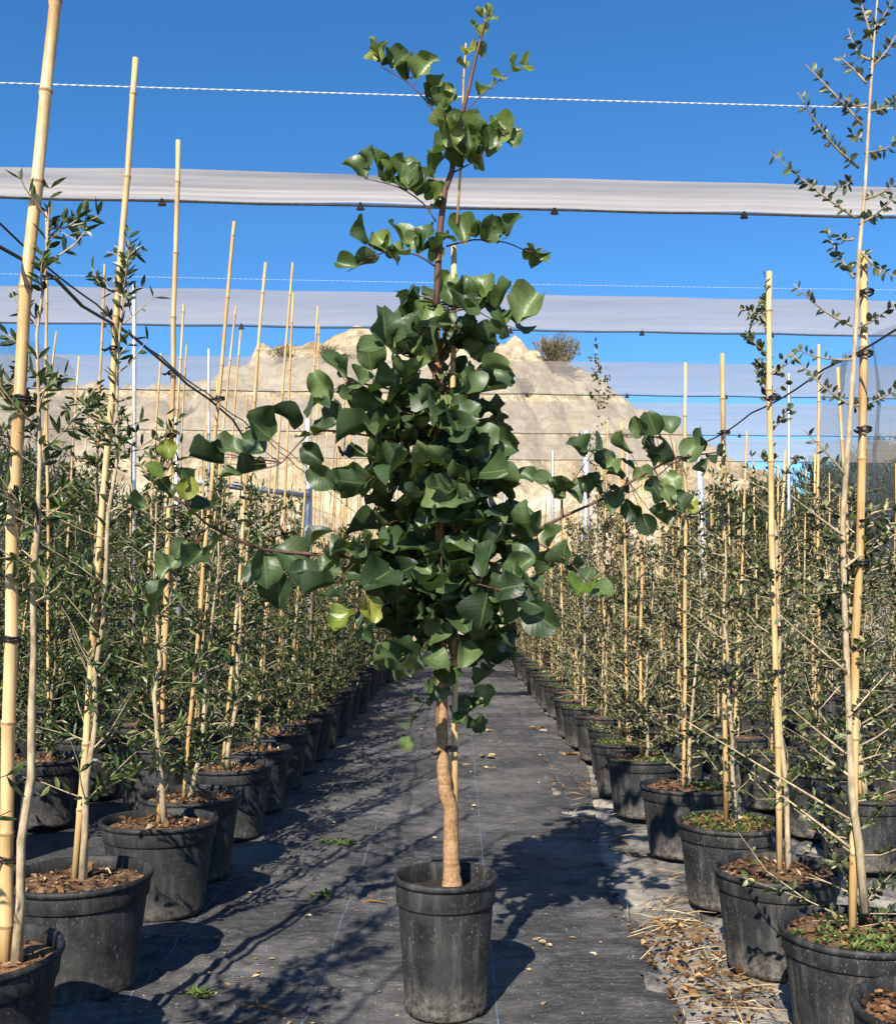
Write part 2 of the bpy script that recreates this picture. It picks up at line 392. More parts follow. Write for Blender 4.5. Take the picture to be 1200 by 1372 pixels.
grid('ground', -700, 700, -300, 1100, 8, 8, lambda x, y: -0.05, M['sand'])

def wrinkle(x, y):
    """slack woven cover: broad swells, creases across the path, fine crumpling"""
    a = noise.noise(Vector((x * 1.3, y * 2.2, 3.1))) * 0.012
    w_ = x * .5 + .5 * noise.noise(Vector((x * .8, y * .6, 7.7)))
    b = noise.noise(Vector((x * 1.1 + 4, y * 5.5 + w_ * 3, 1.7)))
    b = (1 - abs(b)) ** 9 * 0.021 * (.4 + .9 * abs(noise.noise(Vector((x * .9, y * .7, 2.2)))) * 2)
    e = noise.noise(Vector((x * 4.5 + y * 1.5, y * 2.5 - x, 5.7))); e = (1 - abs(e)) ** 8 * 0.008
    c = noise.noise(Vector((x * 7, y * 10, 8.0))) * 0.002
    return a + b + c + e - 0.014
def mat_edge(y):
    t_ = min(max((y - 4.6) / 3.2, 0), 1); t_ = t_ * t_ * (3 - 2 * t_)
    return 0.667 + .27 * t_ + .018 * noise.noise(Vector((y * 1.3, 2, 0))) + .05 * t_ * noise.noise(Vector((y * .8, 7, 0)))
grid('path_mat', -1.62, mat_edge, 0.3, 24, 110, 760, wrinkle, M['mat'], 1.5)
grid('bed_mat', -9, -1.55, -2.0, 24, 60, 120, lambda x, y: -0.028 + noise.noise(Vector((x * 2, y * 2, 5))) * 0.012, M['bed_mat'])
grid('dusty_bed_mat', 0.60, 1.9, 0.3, 24, 60, 620, lambda x, y: wrinkle(x + 9, y) * 1.4 - 0.022, M['dusty_mat'], 1.5)
grid('bed_mat', 1.85, 10, -2.0, 24, 60, 120, lambda x, y: -0.032 + noise.noise(Vector((x * 2, y * 2, 9))) * 0.012, M['bed_mat'])

RIDGE = [(-900, 640), (-500, 585), (-200, 535), (0, 516), (110, 512), (220, 508), (300, 500), (332, 478), (350, 460), (395, 455), (430, 449), (450, 441), (475, 437),
         (500, 447), (560, 450), (640, 445), (700, 455), (745, 474), (765, 488), (800, 505), (835, 530), (880, 560), (950, 592), (1000, 622), (1060, 662), (1150, 700), (1300, 735), (1700, 790)]
def ridge_row(px):
    for (a, ya), (b, yb) in zip(RIDGE, RIDGE[1:]):
        if a <= px <= b: return ya + (yb - ya) * (px - a) / (b - a)
    return 790
HY0, HY1, HY2 = 38.0, 84.0, 130.0
def hill_z(x, y):
    # the quarried face: rises in uneven benches to a rocky crest
    px = VX + x * F / HY1
    top = H + (VY - ridge_row(px)) * HY1 / F
    if y <= HY1:
        t = (y - HY0) / (HY1 - HY0)
        nz = noise.fractal(Vector((x * .05, y * .05, 2)), 1.0, 2.0, 4) * .12
        q = min(max(t + nz * (1 - t) * t * 3, 0), 1)
        k = q * 5; base = (math.floor(k) + (k - math.floor(k)) ** 2.2) / 5
        prof = 0.45 * q + 0.55 * base
        z = top * prof
    else:
        t = (y - HY1) / (HY2 - HY1)
        z = top * (1 - 0.75 * t)
    r = noise.fractal(Vector((x * .16, y * .16, z * .2)), 0.8, 2.1, 6)
    r2 = 1 - abs(noise.noise(Vector((x * .32, y * .22, 4 + z * .3))))
    amp = min(1, max(0, (y - HY0) / 12))
    crest = math.exp(-((y - HY1) / 9) ** 2)
    v_ = noise.voronoi(Vector((x * .42, y * .42, z * .5)))[0]
    rock = (v_[1] - v_[0]) * (0.6 + .15 * crest + .5 * abs(noise.noise(Vector((x * .06, y * .06, 9)))))
    gul = (1 - abs(noise.noise(Vector((x * .22 + z * .05, y * .04, 3.3))))) ** 6 * -1.6 * (1 - .9 * crest)
    z += amp * gul
    return z + amp * (r * (0.9 - 0.35 * crest) + (r2 - .75) * 1.3 + rock * 1.2 - .4) - 0.1
grid('hill', -85, 85, HY0, HY2, 420, 240, hill_z, M['hill'])

# ------------------------------------------------------------------ bamboo canes
def cane_mesh(vec, r0, r1, seed, n=8, bow=None):
    """a bamboo cane from the origin along vec, with swollen nodes and a slight bend at each"""
    r = random.Random(seed); Ln = vec.length; d = vec.normalized()
    pts, rads = [], []; s = 0.0; off = Vector((0, 0, 0))
    pts.append(Vector((0, 0, 0))); rads.append(r0)
    s = r.uniform(.08, .25); nodes = []
    while s < Ln - 0.05:
        k = s / Ln; rad = r0 + (r1 - r0) * k
        off = off * .6 + Vector((r.uniform(-1, 1), r.uniform(-1, 1), 0)) * 0.006 * math.sin(k * math.pi)
        c = d * s + off + (bow * math.sin(k * math.pi) if bow else Vector())
        for ds, g in ((-.013, 1.0), (-.004, 1.16), (.004, 1.16), (.010, .95)):
            pts.append(c + d * ds); rads.append(rad * g)
        nodes.append((c, rad)); s += r.uniform(.20, .32)
    pts.append(d * Ln); rads.append(r1)
    mb = MB(); mb.tube(pts, rads, n); me = mb.mesh('cane', M['cane']); me.materials.append(M['node'])
    for q in range(len(nodes)):                              # the dark ring on every node
        for k in range(n): me.polygons[(1 + q * 4 + 1) * n + k].material_index = 1
    return me, nodes, d

# ------------------------------------------------------------------ pots
def pot_profile(R, Rb, h, wall=0.004):
    band = 0.80 * h
    return [(Rb * .90, 0.0), (Rb * .985, 0.002), (Rb, 0.010), (Rb + (R - Rb) * .07, 0.055 * h), (Rb + (R - Rb) * .075 - .002, 0.062 * h),
            (Rb + (R - Rb) * .75, band - .005), (Rb + (R - Rb) * .75 - .001, band - .001), (Rb + (R - Rb) * .75 + .0065, band), (Rb + (R - Rb) * .76 + .007, band + .003), (R + .001, h - .024), (R - .001, h - .020),
            (R + .007, h - .018), (R + .009, h - .010), (R + .006, h - .001), (R, h + .001), (R - .006, h - .003),
            (R - .010, h - .03), (R - .016, h - .09), (R - .02, h - .12)]
def pot_mesh(R, Rb, h, m, n=44, seed=1):
    mb = MB(); mb.lathe(pot_profile(R, Rb, h), n)
    r = random.Random(seed); q = r.uniform(0, 6)
    # soft plastic is never quite round
    mb.v = [(x * (1 + .012 * math.sin(2 * math.atan2(y, x) + q)), y * (1 + .012 * math.sin(2 * math.atan2(y, x) + q)), z + .003 * math.sin(math.atan2(y, x) + q) * (z / h)) for x, y, z in mb.v]
    return mb.mesh('pot', m)
def soil_mesh(R, z, m, seed, amp=.012):
    mb = MB(); n, k = 30, 7
    c = mb.vert((0, 0, z + .015)); rings = []
    for j in range(1, k + 1):
        rr_ = R * j / k
        rings.append([mb.vert((rr_ * math.cos(2 * math.pi * i / n), rr_ * math.sin(2 * math.pi * i / n),
                     z + .015 * (1 - (j / k) ** 2) + amp * noise.noise(Vector((rr_ * math.cos(2 * math.pi * i / n) * 14, rr_ * math.sin(2 * math.pi * i / n) * 14, seed))) * (1 if j < k else .3))) for i in range(n)])
    for i in range(n): mb.f.append((c, rings[0][i], rings[0][(i + 1) % n]))
    for a, b in zip(rings, rings[1:]):
        for i in range(n): mb.f.append((a[i], b[i], b[(i + 1) % n], a[(i + 1) % n]))
    return mb.mesh('soil', m)
def weed_mesh(R, z, seed, n=90, side=None):
    r = random.Random(seed); mb = MB()
    for _ in range(n):
        a = r.uniform(0, 6.283) if side is None else r.gauss(side, .7); q = R * math.sqrt(r.random())
        p = Vector((q * math.cos(a), q * math.sin(a), z + .008))
        for _ in range(r.randint(3, 5)):
            b = r.uniform(0, 6.283); d = Vector((math.cos(b), math.sin(b), r.uniform(.1, .9)))
            mb.leaf(p + d * .004, d, Vector((0, 0, 1)), r.uniform(.010, .024), r.uniform(.006, .012))
    return mb.mesh('weed', M['weed'])
def crumb_mesh(R, z, seed, n=340):
    """bark chips and crumbs lying on the soil"""
    r = random.Random(seed); mb = MB()
    for _ in range(n):
        a = r.uniform(0, 6.283); q = R * math.sqrt(r.random()); p = Vector((q * math.cos(a), q * math.sin(a), z + .017 * (1 - (q / R) ** 2) + .003))
        d = Vector((r.uniform(-1, 1), r.uniform(-1, 1), r.uniform(-.1, .45))).normalized()
        L = r.choice((.008, .012, .018, .03)) * r.uniform(.7, 1.3); mb.leaf(p, d, Vector((0, 0, 1)) + rv(r, .7), L, L * r.uniform(.25, .7), r.uniform(-.3, .6))
    return mb.mesh('bark_chip', M['chip'], False)

# ------------------------------------------------------------------ saplings
def sapling(seed, h, rad, spread, nt_, leafL, leafW, lo=.06, mat_l='olive', mat_t='twig_dark', bushy=1.0, upright=.75, leaf_gap=.6, wig=.016):
    """stem with side twigs, and the leaves along them; returns two meshes"""
    r = random.Random(seed); T = MB(); LF = MB()
    pts = []; n = 12; off = Vector((0, 0, 0))
    for i in range(n + 1):
        k = i / n
        off = off * .93 + Vector((r.uniform(-1, 1), r.uniform(-1, 1), 0)) * wig
        pts.append(Vector((0, 0, k * h)) + off * (1 if i else 0))
    rads = [rad * (1.3 if i == 0 else r.uniform(.9, 1.1)) * (1 - .82 * i / n) for i in range(n + 1)]
    T.tube(pts, rads, 6)
    def at(k):
        q = k * n; i = min(int(q), n - 1); return pts[i].lerp(pts[i + 1], q - i)
    def leaves(p0, p1, d, dens=1.0):
        Ln = (p1 - p0).length; m = max(1, int(Ln / (leafL * leaf_gap) * dens))
        for q in range(m):
            p = p0.lerp(p1, (q + r.random() * .8) / m)
            for s in ((-1, 1) if r.random() < .7 else (r.choice((-1, 1)),)):
                x = d.cross(rv(r)); x = x.normalized() if x.length > 1e-4 else Vector((1, 0, 0))
                ld = (d * r.uniform(.3, .9) + x * s * .9 + Vector((0, 0, r.uniform(-.1, .4))))
                LF.leaf(p, ld, rv(r) + Vector((0, 0, .7)), leafL * r.uniform(.65, 1.15), leafW * r.uniform(.7, 1.15))
    for i in range(nt_):
        cl = r.choice((.35, .7, 1.1, 1.7))
        k = lo + (1 - lo) * (r.random() ** (1.25 if bushy > 1 else .95))
        p = at(min(k, .985)); az = r.uniform(0, 6.283)
        Ln = spread * (1.05 - .65 * k) * r.uniform(.35, 1.15)
        d = Vector((math.cos(az), math.sin(az), r.uniform(.1, 1.0) * upright)).normalized()
        q = [p]; dd = d.copy()
        for s in range(3):
            dd = (dd + Vector((0, 0, .14 * upright)) + rv(r, .30)).normalized(); q.append(q[-1] + dd * Ln / 3)
        T.tube(q, [.0032, .0026, .002, .0011], 3, False)
        for a, b in zip(q, q[1:]): leaves(a, b, (b - a).normalized(), bushy * cl)
        if r.random() < .6:
            b0 = q[1]; d2 = (dd + rv(r, .9)).normalized(); b1 = b0 + d2 * Ln * .5
            T.tube([b0, b1], [.002, .001], 3, False); leaves(b0, b1, d2, bushy * cl)
    for i in range(n - 1):                                   # leaves straight on the stem
        if i / n > lo: leaves(pts[i], pts[i + 1], Vector((0, 0, 1)), .5)
    leaves(pts[-2], pts[-1] + Vector((0, 0, .06)), Vector((0, 0, 1)), 1.2)
    return T.mesh('trunk', M[mat_t]), LF.mesh('foliage', M[mat_l], False)

def tie_mesh(p, r, seed=0):
    mb = MB(); q = random.Random(seed)
    n = 10
    for dz in (-.004, .004):
        pts = [p + Vector((math.cos(6.283 * k / n) * r, math.sin(6.283 * k / n) * r, dz + q.uniform(-.002, .002))) for k in range(n + 1)]
        mb.tube(pts, .0034, 4, False)
    mb.tube([p + Vector((-r * .7, -r * .8, 0)), p + Vector((-r * 1.5, -r * 1.4, -.012)), p + Vector((-r * 2.0, -r * 1.2, -.006))], [.005, .005, .003], 5)
    return mb.mesh('tie', M['tie'])

SPOTS = {'L': dict(R=.222, Rb=.172, h=.368), 'R': dict(R=.205, Rb=.165, h=.336)}
POT = {s: [pot_mesh(q['R'], q['Rb'], q['h'], M['pot' if s == 'L' else 'pot_dusty'], 44, k) for k in range(3)] for s, q in SPOTS.items()}
SOIL = {'L': [soil_mesh(.205, .368 - .035, M['soil'], k) for k in range(2)], 'R': [soil_mesh(.19, .336 - .022, M['soil'], 5 + k) for k in range(2)]}
WEED = [weed_mesh(.185, .336 - .018, 40 + k, 60 + 35 * k, [0.4, -1.2, None][k]) for k in range(3)]
CRUMB = {'L': crumb_mesh(.19, .368 - .035, 3), 'R': crumb_mesh(.18, .336 - .022, 4)}

LV = [sapling(100 + k, rnd.uniform(1.3, 1.85), .010, .37, 66, .046, .015, .07, 'olive', 'twig_dark', 1.15, .8, .5) for k in range(7)]
RV = [sapling(200 + k, rnd.uniform(1.2, 1.65), .011, .36, 78, .030, .015, .04, 'oak', 'twig', 1.0, .7, .62) for k in range(7)]
BV = [sapling(300 + k, rnd.uniform(1.7, 2.2), .012, .55, 85, .050, .018, .02, 'olive', 'twig_dark', 1.5, .7, .5) for k in range(4)]
def cane_variants(n, h0, h1, seed, r0=.0095, r1=.0075):
    r = random.Random(seed); out = []
    for k in range(n):
        me, nodes, d = cane_mesh(Vector((0, 0, r.uniform(h0, h1))), r0 * r.uniform(.85, 1.15), r1, seed + k, 7); out.append(me)
    return out
CL = cane_variants(6, 2.7, 3.1, 500); CR = cane_variants(6, 1.85, 2.35, 600); C2 = cane_variants(5, 2.5, 3.1, 650)
TIE = tie_mesh(Vector((0, 0, 0)), .020, 1)

def put(name, me, parent, mw, kind=None):
    o = link(name, me, parent, kind); o.matrix_basis = mw; return o

def lean_matrix(v):
    """turns +Z to the direction v"""
    return Vector((0, 0, 1)).rotation_difference(v.normalized()).to_matrix().to_4x4()

def place(side, x, d, label, group, name='potted_olive_sapling', variants=None, canes=None, lean=None, full=True, r=rnd, weed=None, scale=1.0, kindcat='sapling', cane_p=1.0, dusty=True):
    q = SPOTS[side]; t = thing(name, label, kindcat, (x, d, -0.004), group)
    I = Matrix.Identity(4)
    put('pot', r.choice(POT[side]), t, Matrix.Rotation(r.gauss(0, .012), 4, 'X') @ Matrix.Rotation(r.gauss(0, .012), 4, 'Y') @ Matrix.Rotation(r.uniform(0, 6.28), 4, 'Z'))
    put('soil', r.choice(SOIL[side]), t, I)
    zs = q['h'] - .03
    v = lean if lean is not None else Vector((r.gauss(.05 if side == 'L' else 0, .03), r.gauss(0, .03), 1))
    base = Vector((r.uniform(-.03, .03), r.uniform(-.03, .03), zs - .02))
    if r.random() < cane_p:
        put('cane', r.choice(canes or (CL if side == 'L' else CR)), t, Matrix.Translation(base) @ lean_matrix(v))
    sw = r.uniform(.75, 1.2)
    a = Matrix.Translation(base + Vector((.022, -.012, 0))) @ lean_matrix(v) @ Matrix.Rotation(r.uniform(0, 6.28), 4, 'Z') @ Matrix.Diagonal((sw, sw, scale * r.uniform(.78, 1.2), 1))
    tm, fm = r.choice(variants or (LV if side == 'L' else RV))
    put('trunk', tm, t, a); put('foliage', fm, t, a, 'stuff')
    if full:
        for hz in (.75, 1.35): put('tie', TIE, t, Matrix.Translation(base + v * hz + Vector((.008, -.006, 0))))
        if side == 'L': put('bark_chip', CRUMB['L'], t, Matrix.Rotation(r.uniform(0, 6.28), 4, 'Z'), 'stuff')
    if side == 'R' and (weed if weed is not None else r.random() < .75):
        put('weed', r.choice(WEED), t, Matrix.Rotation(r.uniform(0, 6.28), 4, 'Z'), 'stuff')
    return t

def front(side, x, d, label, cane_pts, seed, group=None, var=None, weed=None, r0=.0095, r1=.008, extra_trunk=None, soil=None, ties=(), name='potted_olive_sapling', bow=0.0, scale=1.0):
    """one of the plants nearest the path, its cane set from the photograph"""
    r = random.Random(seed); q = SPOTS[side]
    t = thing(name, label, 'sapling', (x, d, -0.004), group); o0 = Vector((x, d, -.004)); I = Matrix.Identity(4)
    put('pot', POT[side][seed % 3], t, Matrix.Rotation(r.uniform(0, 6.28), 4, 'Z'))
    s = put('soil', SOIL[side][seed % 2], t, I)
    if soil:
        s.data = soil_mesh(q['R'] - .016, q['h'] - .035, M[soil], seed)
    put('bark_chip', CRUMB[side], t, Matrix.Rotation(r.uniform(0, 6.28), 4, 'Z'), 'stuff')
    zs = q['h'] - .04
    if cane_pts:
        (bx, by), (tx, ty) = cane_pts
        top = P(tx, ty, d) - o0
        b = P(bx, by, d) - o0; b = Vector((max(-.15, min(.15, b.x)), .0, zs))
        v = top - b
        me, nodes, dd = cane_mesh(v, r0, r1, seed, 10, Vector((bow, 0, 0)) if bow else None)
        put('cane', me, t, Matrix.Translation(b))
        vv = v.normalized()
    else:
        b = Vector((0, 0, zs)); vv = Vector((0, 0, 1)); v = vv * 2
    if var is not False:
        tm, fm = var
        a = Matrix.Translation(b + Vector((.03, -.01, 0))) @ lean_matrix(vv) @ Matrix.Rotation(r.uniform(0, 6.28), 4, 'Z') @ Matrix.Diagonal((1, 1, scale, 1))
        put('trunk', tm, t, a); put('foliage', fm, t, a, 'stuff')
    for zt in ties:
        k = (zt - b.z) / v.z; bo = Vector((bow * math.sin(k * math.pi), 0, 0))
        put('tie', tie_mesh(Vector((0, 0, 0)), .019, seed), t, Matrix.Translation(b + v * k + bo + Vector((.008, -.006, 0))))
    if weed is not None:
        put('weed', WEED[weed], t, Matrix.Rotation(r.uniform(-.5, .5), 4, 'Z'), 'stuff')
    return t, b, v

XL, XR = -1.21, 1.09
dropL, dropR = H - .368, H - .336
def dl(y): return F * dropL / (y - VY)
def dr(y): return F * dropR / (y - VY)
near_L = [sapling(700 + k, hh, .013, sp, n_, .050, .0155, lo, 'olive', 'twig', bu, .8, .55) for k, (hh, sp, n_, lo, bu) in enumerate(
    [(1.9, .34, 34, .45, 1.0), (2.05, .40, 44, .05, .9), (1.6, .32, 48, .12, 1.1), (1.45, .36, 54, .08, 1.25), (1.5, .36, 54, .08, 1.25)])]
LG = 'saplings edging the path on tall canes'
RG = 'saplings edging the path in weedy pots'
front('L', XL - .02, dl(1272), 'sapling on the thickest, palest bamboo cane, its pot full of reddish soil', ((8, 1230), (82, -60)), 1, LG, near_L[0], None, .017, .0145, soil='red_soil', ties=(.6, 1.15, 1.75), bow=-.04)
front('L', XL - .01, dl(1168), 'sapling with a pale forked trunk in a wide black pot of bark chips', ((100, 1165), (182, 78)), 2, LG, near_L[1], None, .0115, .0095, ties=(1.2, 2.05))
front('L', XL + .01, dl(1095), 'sapling tied to a straight tan cane in a pot striped by a cane shadow', ((213, 1100), (239, 188)), 3, LG, near_L[2], None, .0105, .0095, ties=(.8, 1.9, 2.15))
front('L', XL, dl(1062), 'bushy sapling crowded right behind the pot striped by a cane shadow', ((246, 1060), (314, 297)), 4, LG, near_L[3], None, ties=(2.15,))
front('L', XL, dl(1024), 'bushy dark-leaved sapling, fifth along the tall-cane side of the path', ((298, 1020), (356, 352)), 5, LG, near_L[4], None, ties=(2.15,))
ORD = 'first second third fourth fifth sixth seventh eighth ninth tenth'.split()
d = dl(1024); k = 0
while d < 21:
    d += rnd.uniform(.60, .74); k += 1
    place('L', XL + rnd.uniform(-.04, .04), d, ('olive sapling, %s pot past the cane-shadow striped pot along the path' % ORD[k + 1]) if k < 9 else 'olive sapling on a tall leaning cane at the far end along the path', LG, full=d < 11,
          lean=Vector((rnd.gauss(.072, .02), rnd.gauss(0, .02), 1)))
for d in (1.75, 1.1, .45):       # the row goes on beside the camera; these cast the near shadows
    place('L', XL + rnd.uniform(-.04, .04), d, 'olive sapling on a tall leaning cane in a black pot along the path', LG, full=False)

rf = [sapling(800 + k, hh, .011, .34, n_, .030, .0155, lo, 'oak', 'twig', 1.0, .7, .6) for k, (hh, n_, lo) in enumerate([(1.9, 40, .1), (1.5, 44, .05), (1.4, 52, .05)])]
front('R', XR + .01, dr(1348), 'sapling pot at the path corner with bare reddish soil and no weeds', None, 21, RG, False, None, soil='red_soil')
R1, R1b, R1v = front('R', XR + .02, dr(1240), 'tallest small-leaved sapling, rising past its cane from a weedy pot', ((1141, 1212), (1156, 338)), 22, RG, False, 1, .0115, .0110, ties=(.95, 1.35, 1.72, 1.93, 2.1))
front('R', XR - .01, dr(1160), 'sapling on a kinked yellow cane in a dirt-splashed pot of brown chips', ((1044, 1140), (1030, 364)), 23, RG, rf[0], None, .0105, .0095, ties=(1.0, 1.93), scale=1.05)
front('R', XR + .02, dr(1098), 'sapling on a blunt straight cane in a pot ringed with green weeds', ((972, 1085), (967, 474)), 24, RG, rf[1], 2, .0105, .010, ties=(.9, 1.93))
front('R', XR + .01, dr(1050), 'sapling in a pot with a wide rim gap and pale pebble', ((915, 1050), (918, 486)), 25, RG, rf[2], 0)
front('R', XR - .03, dr(1012), 'sapling beside the pot with the pale pebble, two thin stems crossing its cane', ((858, 1005), (862, 640)), 26, RG, RV[1], 1)
d = dr(1012); k = 0
while d < 21.5:
    d += rnd.uniform(.62, .78); k += 1
    place('R', XR + rnd.uniform(-.04, .04), d, ('small-leaved sapling, %s weedy pot beyond the pot with the pale pebble' % ORD[k]) if k < 10 else 'small-leaved sapling on a short cane at the far end of the weedy pots', RG, full=d < 11, weed=True)

# rows behind
def in_view(x, d, m=90):
    px = VX + x * F / d; return -m < px < 1200 + m
for X, sp, y0, side in ((-1.76, .78, 6.2, 'L'), (1.48, .80, 7.2, 'R')):
    d = y0
    while d < 21:
        place(side, X + rnd.uniform(-.06, .06), d, 'dark olive sapling squeezed in behind the tall canes along the path' if side == 'L' else 'small-leaved sapling squeezed in behind the weedy pots along the path',
              'saplings squeezed in behind the path rows', full=False, canes=CL if side == 'L' else CR)
        d += sp * rnd.uniform(.9, 1.1)
for X, sp, y0, nm in ((-2.30, .85, 3.4, 'second'), (-3.25, .9, 5.0, 'third'), (-4.2, .95, 6.5, 'fourth')):
    d = y0
    while d < 22:
        if in_view(X, d):
            place('L', X + rnd.uniform(-.06, .06), d, f'dark olive sapling with a tall cane in the {nm} row from the path', f'saplings in the {nm} row on the tall-cane side',
                  full=d < 7 and nm == 'second', variants=BV if nm != 'second' else LV + BV, canes=C2, cane_p=.95)
        d += sp * rnd.uniform(.9, 1.1)
for X, sp, y0, nm in ((1.86, .72, 4.9, 'second'), (2.7, .75, 5.6, 'third'), (3.6, .8, 7.0, 'fourth'), (4.5, .85, 9.5, 'fifth')):
    d = y0
    while d < 22:
        if in_view(X, d):
            place('R', X + rnd.uniform(-.06, .06), d, f'small-leaved sapling with a short cane in the {nm} row from the path', f'saplings in the {nm} row on the short-cane side',
                  full=d < 7 and nm == 'second', cane_p=.85)
        d += sp * rnd.uniform(.9, 1.1)

# the tall, thin-topped sapling that stands out over the right-hand rows
tt = sapling(950, 2.72, .010, .30, 40, .030, .018, .25, 'oak', 'twig', .8, .7, .8)
place('R', XR + .1, 8.3, 'lone taller sapling with a sparse reddish top standing out over its row', RG, variants=[tt], weed=False)

# ------------------------------------------------------------------ the tall right-hand sapling: stem, branches and leaves traced
r = random.Random(77)
o1 = R1.location.copy(); dR1 = o1.y
lf = MB(); lf.leaf(Vector((0, 0, 0)), Vector((0, 1, 0)), Vector((0, 0, 1)), 1, .62, .2); OV = lf.mesh('leaf', M['oak_one'])
lf = MB(); lf.leaf(Vector((0, 0, 0)), Vector((0, 1, 0)), Vector((0, 0, 1)), 1, .55, .2); OVY = lf.mesh('leaf', M['oak_young'])
def leaf_matrix(p, d, nrm, L):
    d = d.normalized(); x = d.cross(nrm)
    if x.length < 1e-4: x = d.cross(Vector((.3, 1, .2)))
    x.normalize(); n = x.cross(d)
    return Matrix(((x.x * L, d.x * L, n.x * L, p.x), (x.y * L, d.y * L, n.y * L, p.y), (x.z * L, d.z * L, n.z * L, p.z), (0, 0, 0, 1)))
stem_px = [(1158, 1222, 0), (1150, 1130, .0), (1140, 1060, 0), (1137, 960, .01), (1131, 820, .02), (1128, 700, .0), (1138, 560, 0), (1146, 440, 0), (1150, 340, 0), (1158, 255, 0), (1165, 130, 0), (1172, 30, 0), (1180, -60, 0)]
sp = [P(x, y, dR1 - .035 + z) - o1 for x, y, z in stem_px]
mb = MB(); mb.tube(sp, [.013, .011, .0098, .009, .0084, .008, .0074, .0066, .0056, .0048, .0038, .0026, .0014], 8); put('trunk', mb.mesh('trunk', M['twig']), R1, Matrix.Identity(4))
BR = [((1146, 292), (1032, 205)), ((1150, 225), (1068, 124)), ((1155, 168), (1078, 86)), ((1160, 112), (1124, 76)), ((1165, 80), (1136, 38)), ((1143, 372), (1104, 306)), ((1143, 320), (1118, 310)),
      ((1141, 437), (1062, 380)), ((1140, 482), (1066, 468)), ((1142, 545), (1058, 470)), ((1140, 240), (1120, 250)), ((1150, 300), (1205, 255)), ((1155, 268), (1205, 240)), ((1162, 150), (1210, 128)), ((1165, 92), (1205, 38)), ((1168, 40), (1200, -10)),
      ((1146, 440), (1210, 395)), ((1138, 545), (1212, 515)), ((1150, 335), (1204, 372)), ((1158, 205), (1200, 190)), ((1152, 185), (1138, 176)), ((1160, 140), (1130, 130)), ((1168, 55), (1150, -5)), ((1135, 640), (1075, 575)), ((1132, 720), (1060, 665)), ((1131, 760), (1200, 700)), ((1134, 900), (1040, 820)),
      ((1139, 1136), (972, 1008)), ((1138, 1098), (905, 958)), ((1133, 1010), (1060, 950)), ((1136, 960), (1190, 900)), ((1150, 1110), (1080, 1075)), ((1138, 1040), (1085, 1000))]
nleaf = 0; LOW = MB()
for bi, (a, b) in enumerate(BR):
    dz0, dz1 = -.035, r.uniform(-.14, .12)
    p0, p1 = P(*a, dR1 + dz0) - o1, P(*b, dR1 + dz1) - o1
    sag = Vector((0, 0, -.012 if bi < 23 else .0)) + Vector((0, r.uniform(-.02, .02), 0))
    pts = [p0.lerp(p1, k / 6) + sag * math.sin(math.pi * k / 6) for k in range(7)]
    mb = MB(); mb.tube(pts, [.0042 - .0005 * k for k in range(7)], 5)
    br = put('branch', mb.mesh('branch', M['twig' if bi > 23 else 'twig_dark']), R1, Matrix.Identity(4))
    Ln = (p1 - p0).length; m = max(2, int(Ln / .017)) if bi < 23 else int(Ln / .03)
    for k in range(m):
        u = .08 + .92 * (k + r.random() * .4) / m; p = p0.lerp(p1, u) + sag * math.sin(math.pi * u); dd = (p1 - p0).normalized()
        for s in ((1, -1) if r.random() < .45 else (r.choice((1, -1)),)):
            x = dd.cross(Vector((0, -1, 0)) + rv(r, .7)); ld = dd * r.uniform(.1, .8) + x * s + rv(r, .3)
            young = u > .86 and bi < 23
            if bi >= 23 or nleaf >= 296:
                LOW.leaf(p, ld, rv(r) + Vector((-.1, -.3, .6)), r.uniform(.019, .034), .017); continue
            put('leaf', OVY if young else OV, br, leaf_matrix(p, ld, rv(r) + Vector((-.1, -.3, .6)), r.uniform(.019, .031)))
            nleaf += 1
put('low_foliage', LOW.mesh('low_foliage', M['oak'], False), R1, Matrix.Identity(4), 'stuff')
lowf = sapling(961, 1.2, .004, .36, 60, .032, .018, .02, 'oak', 'twig', .9, .5, .75)
put('foliage', lowf[1], R1, Matrix.Translation(R1b + Vector((.02, .03, 0))), 'stuff')
put('side_shoot', lowf[0], R1, Matrix.Translation(R1b + Vector((.02, .03, 0))))

# ------------------------------------------------------------------ the carob tree in the path
r = random.Random(11)
PD = 3.18; PX = (597 - VX) * PD / F
ppm = F / PD
carob = thing('potted_carob_tree', 'tall carob tree with glossy leaves in a black pot standing alone on the path', 'tree', (PX, PD, 0.0))
oc = Vector((PX, PD, 0)); I4 = Matrix.Identity(4)
def C(px, py, dz=0): return P(px, py, PD + dz) - oc
ph = .408
mb = MB(); prof = pot_profile(.149, .124, ph); mb.lathe(prof, 56)
mb.v = [(x * (1 + .008 * math.sin(2 * math.atan2(y, x) + 1)), y, z) for x, y, z in mb.v]
put('pot', mb.mesh('pot', M['pot_dusty']), carob, I4)
put('soil', soil_mesh(.136, ph - .055, M['peat'], 3), carob, I4)
TR = [(606, 1190, 0), (605, 1165, 0), (604, 1120, 0), (603.5, 1085, 0), (596, 1055, 0), (593, 1020, 0), (592, 975, 0), (592, 900, .01), (590, 800, 0), (589, 700, -.01), (587, 600, 0), (585, 500, .01), (584, 436, 0)]
rr_ = [14.5, 11.5, 10, 10, 9.2, 8, 8, 7.5, 7, 6.5, 6, 5.5, 5]
mb = MB()
tp = [C(*q) for q in TR]; trr = [q / ppm for q in rr_]
fine_p, fine_r = [], []
for (a, b), (ra, rb) in zip(zip(tp, tp[1:]), zip(trr, trr[1:])):
    for k in range(4):
        t_ = k / 4; fine_p.append(a.lerp(b, t_) + rv(r, .0016)); fine_r.append((ra + (rb - ra) * t_) * r.uniform(.95, 1.07))
fine_p.append(tp[-1]); fine_r.append(trr[-1])
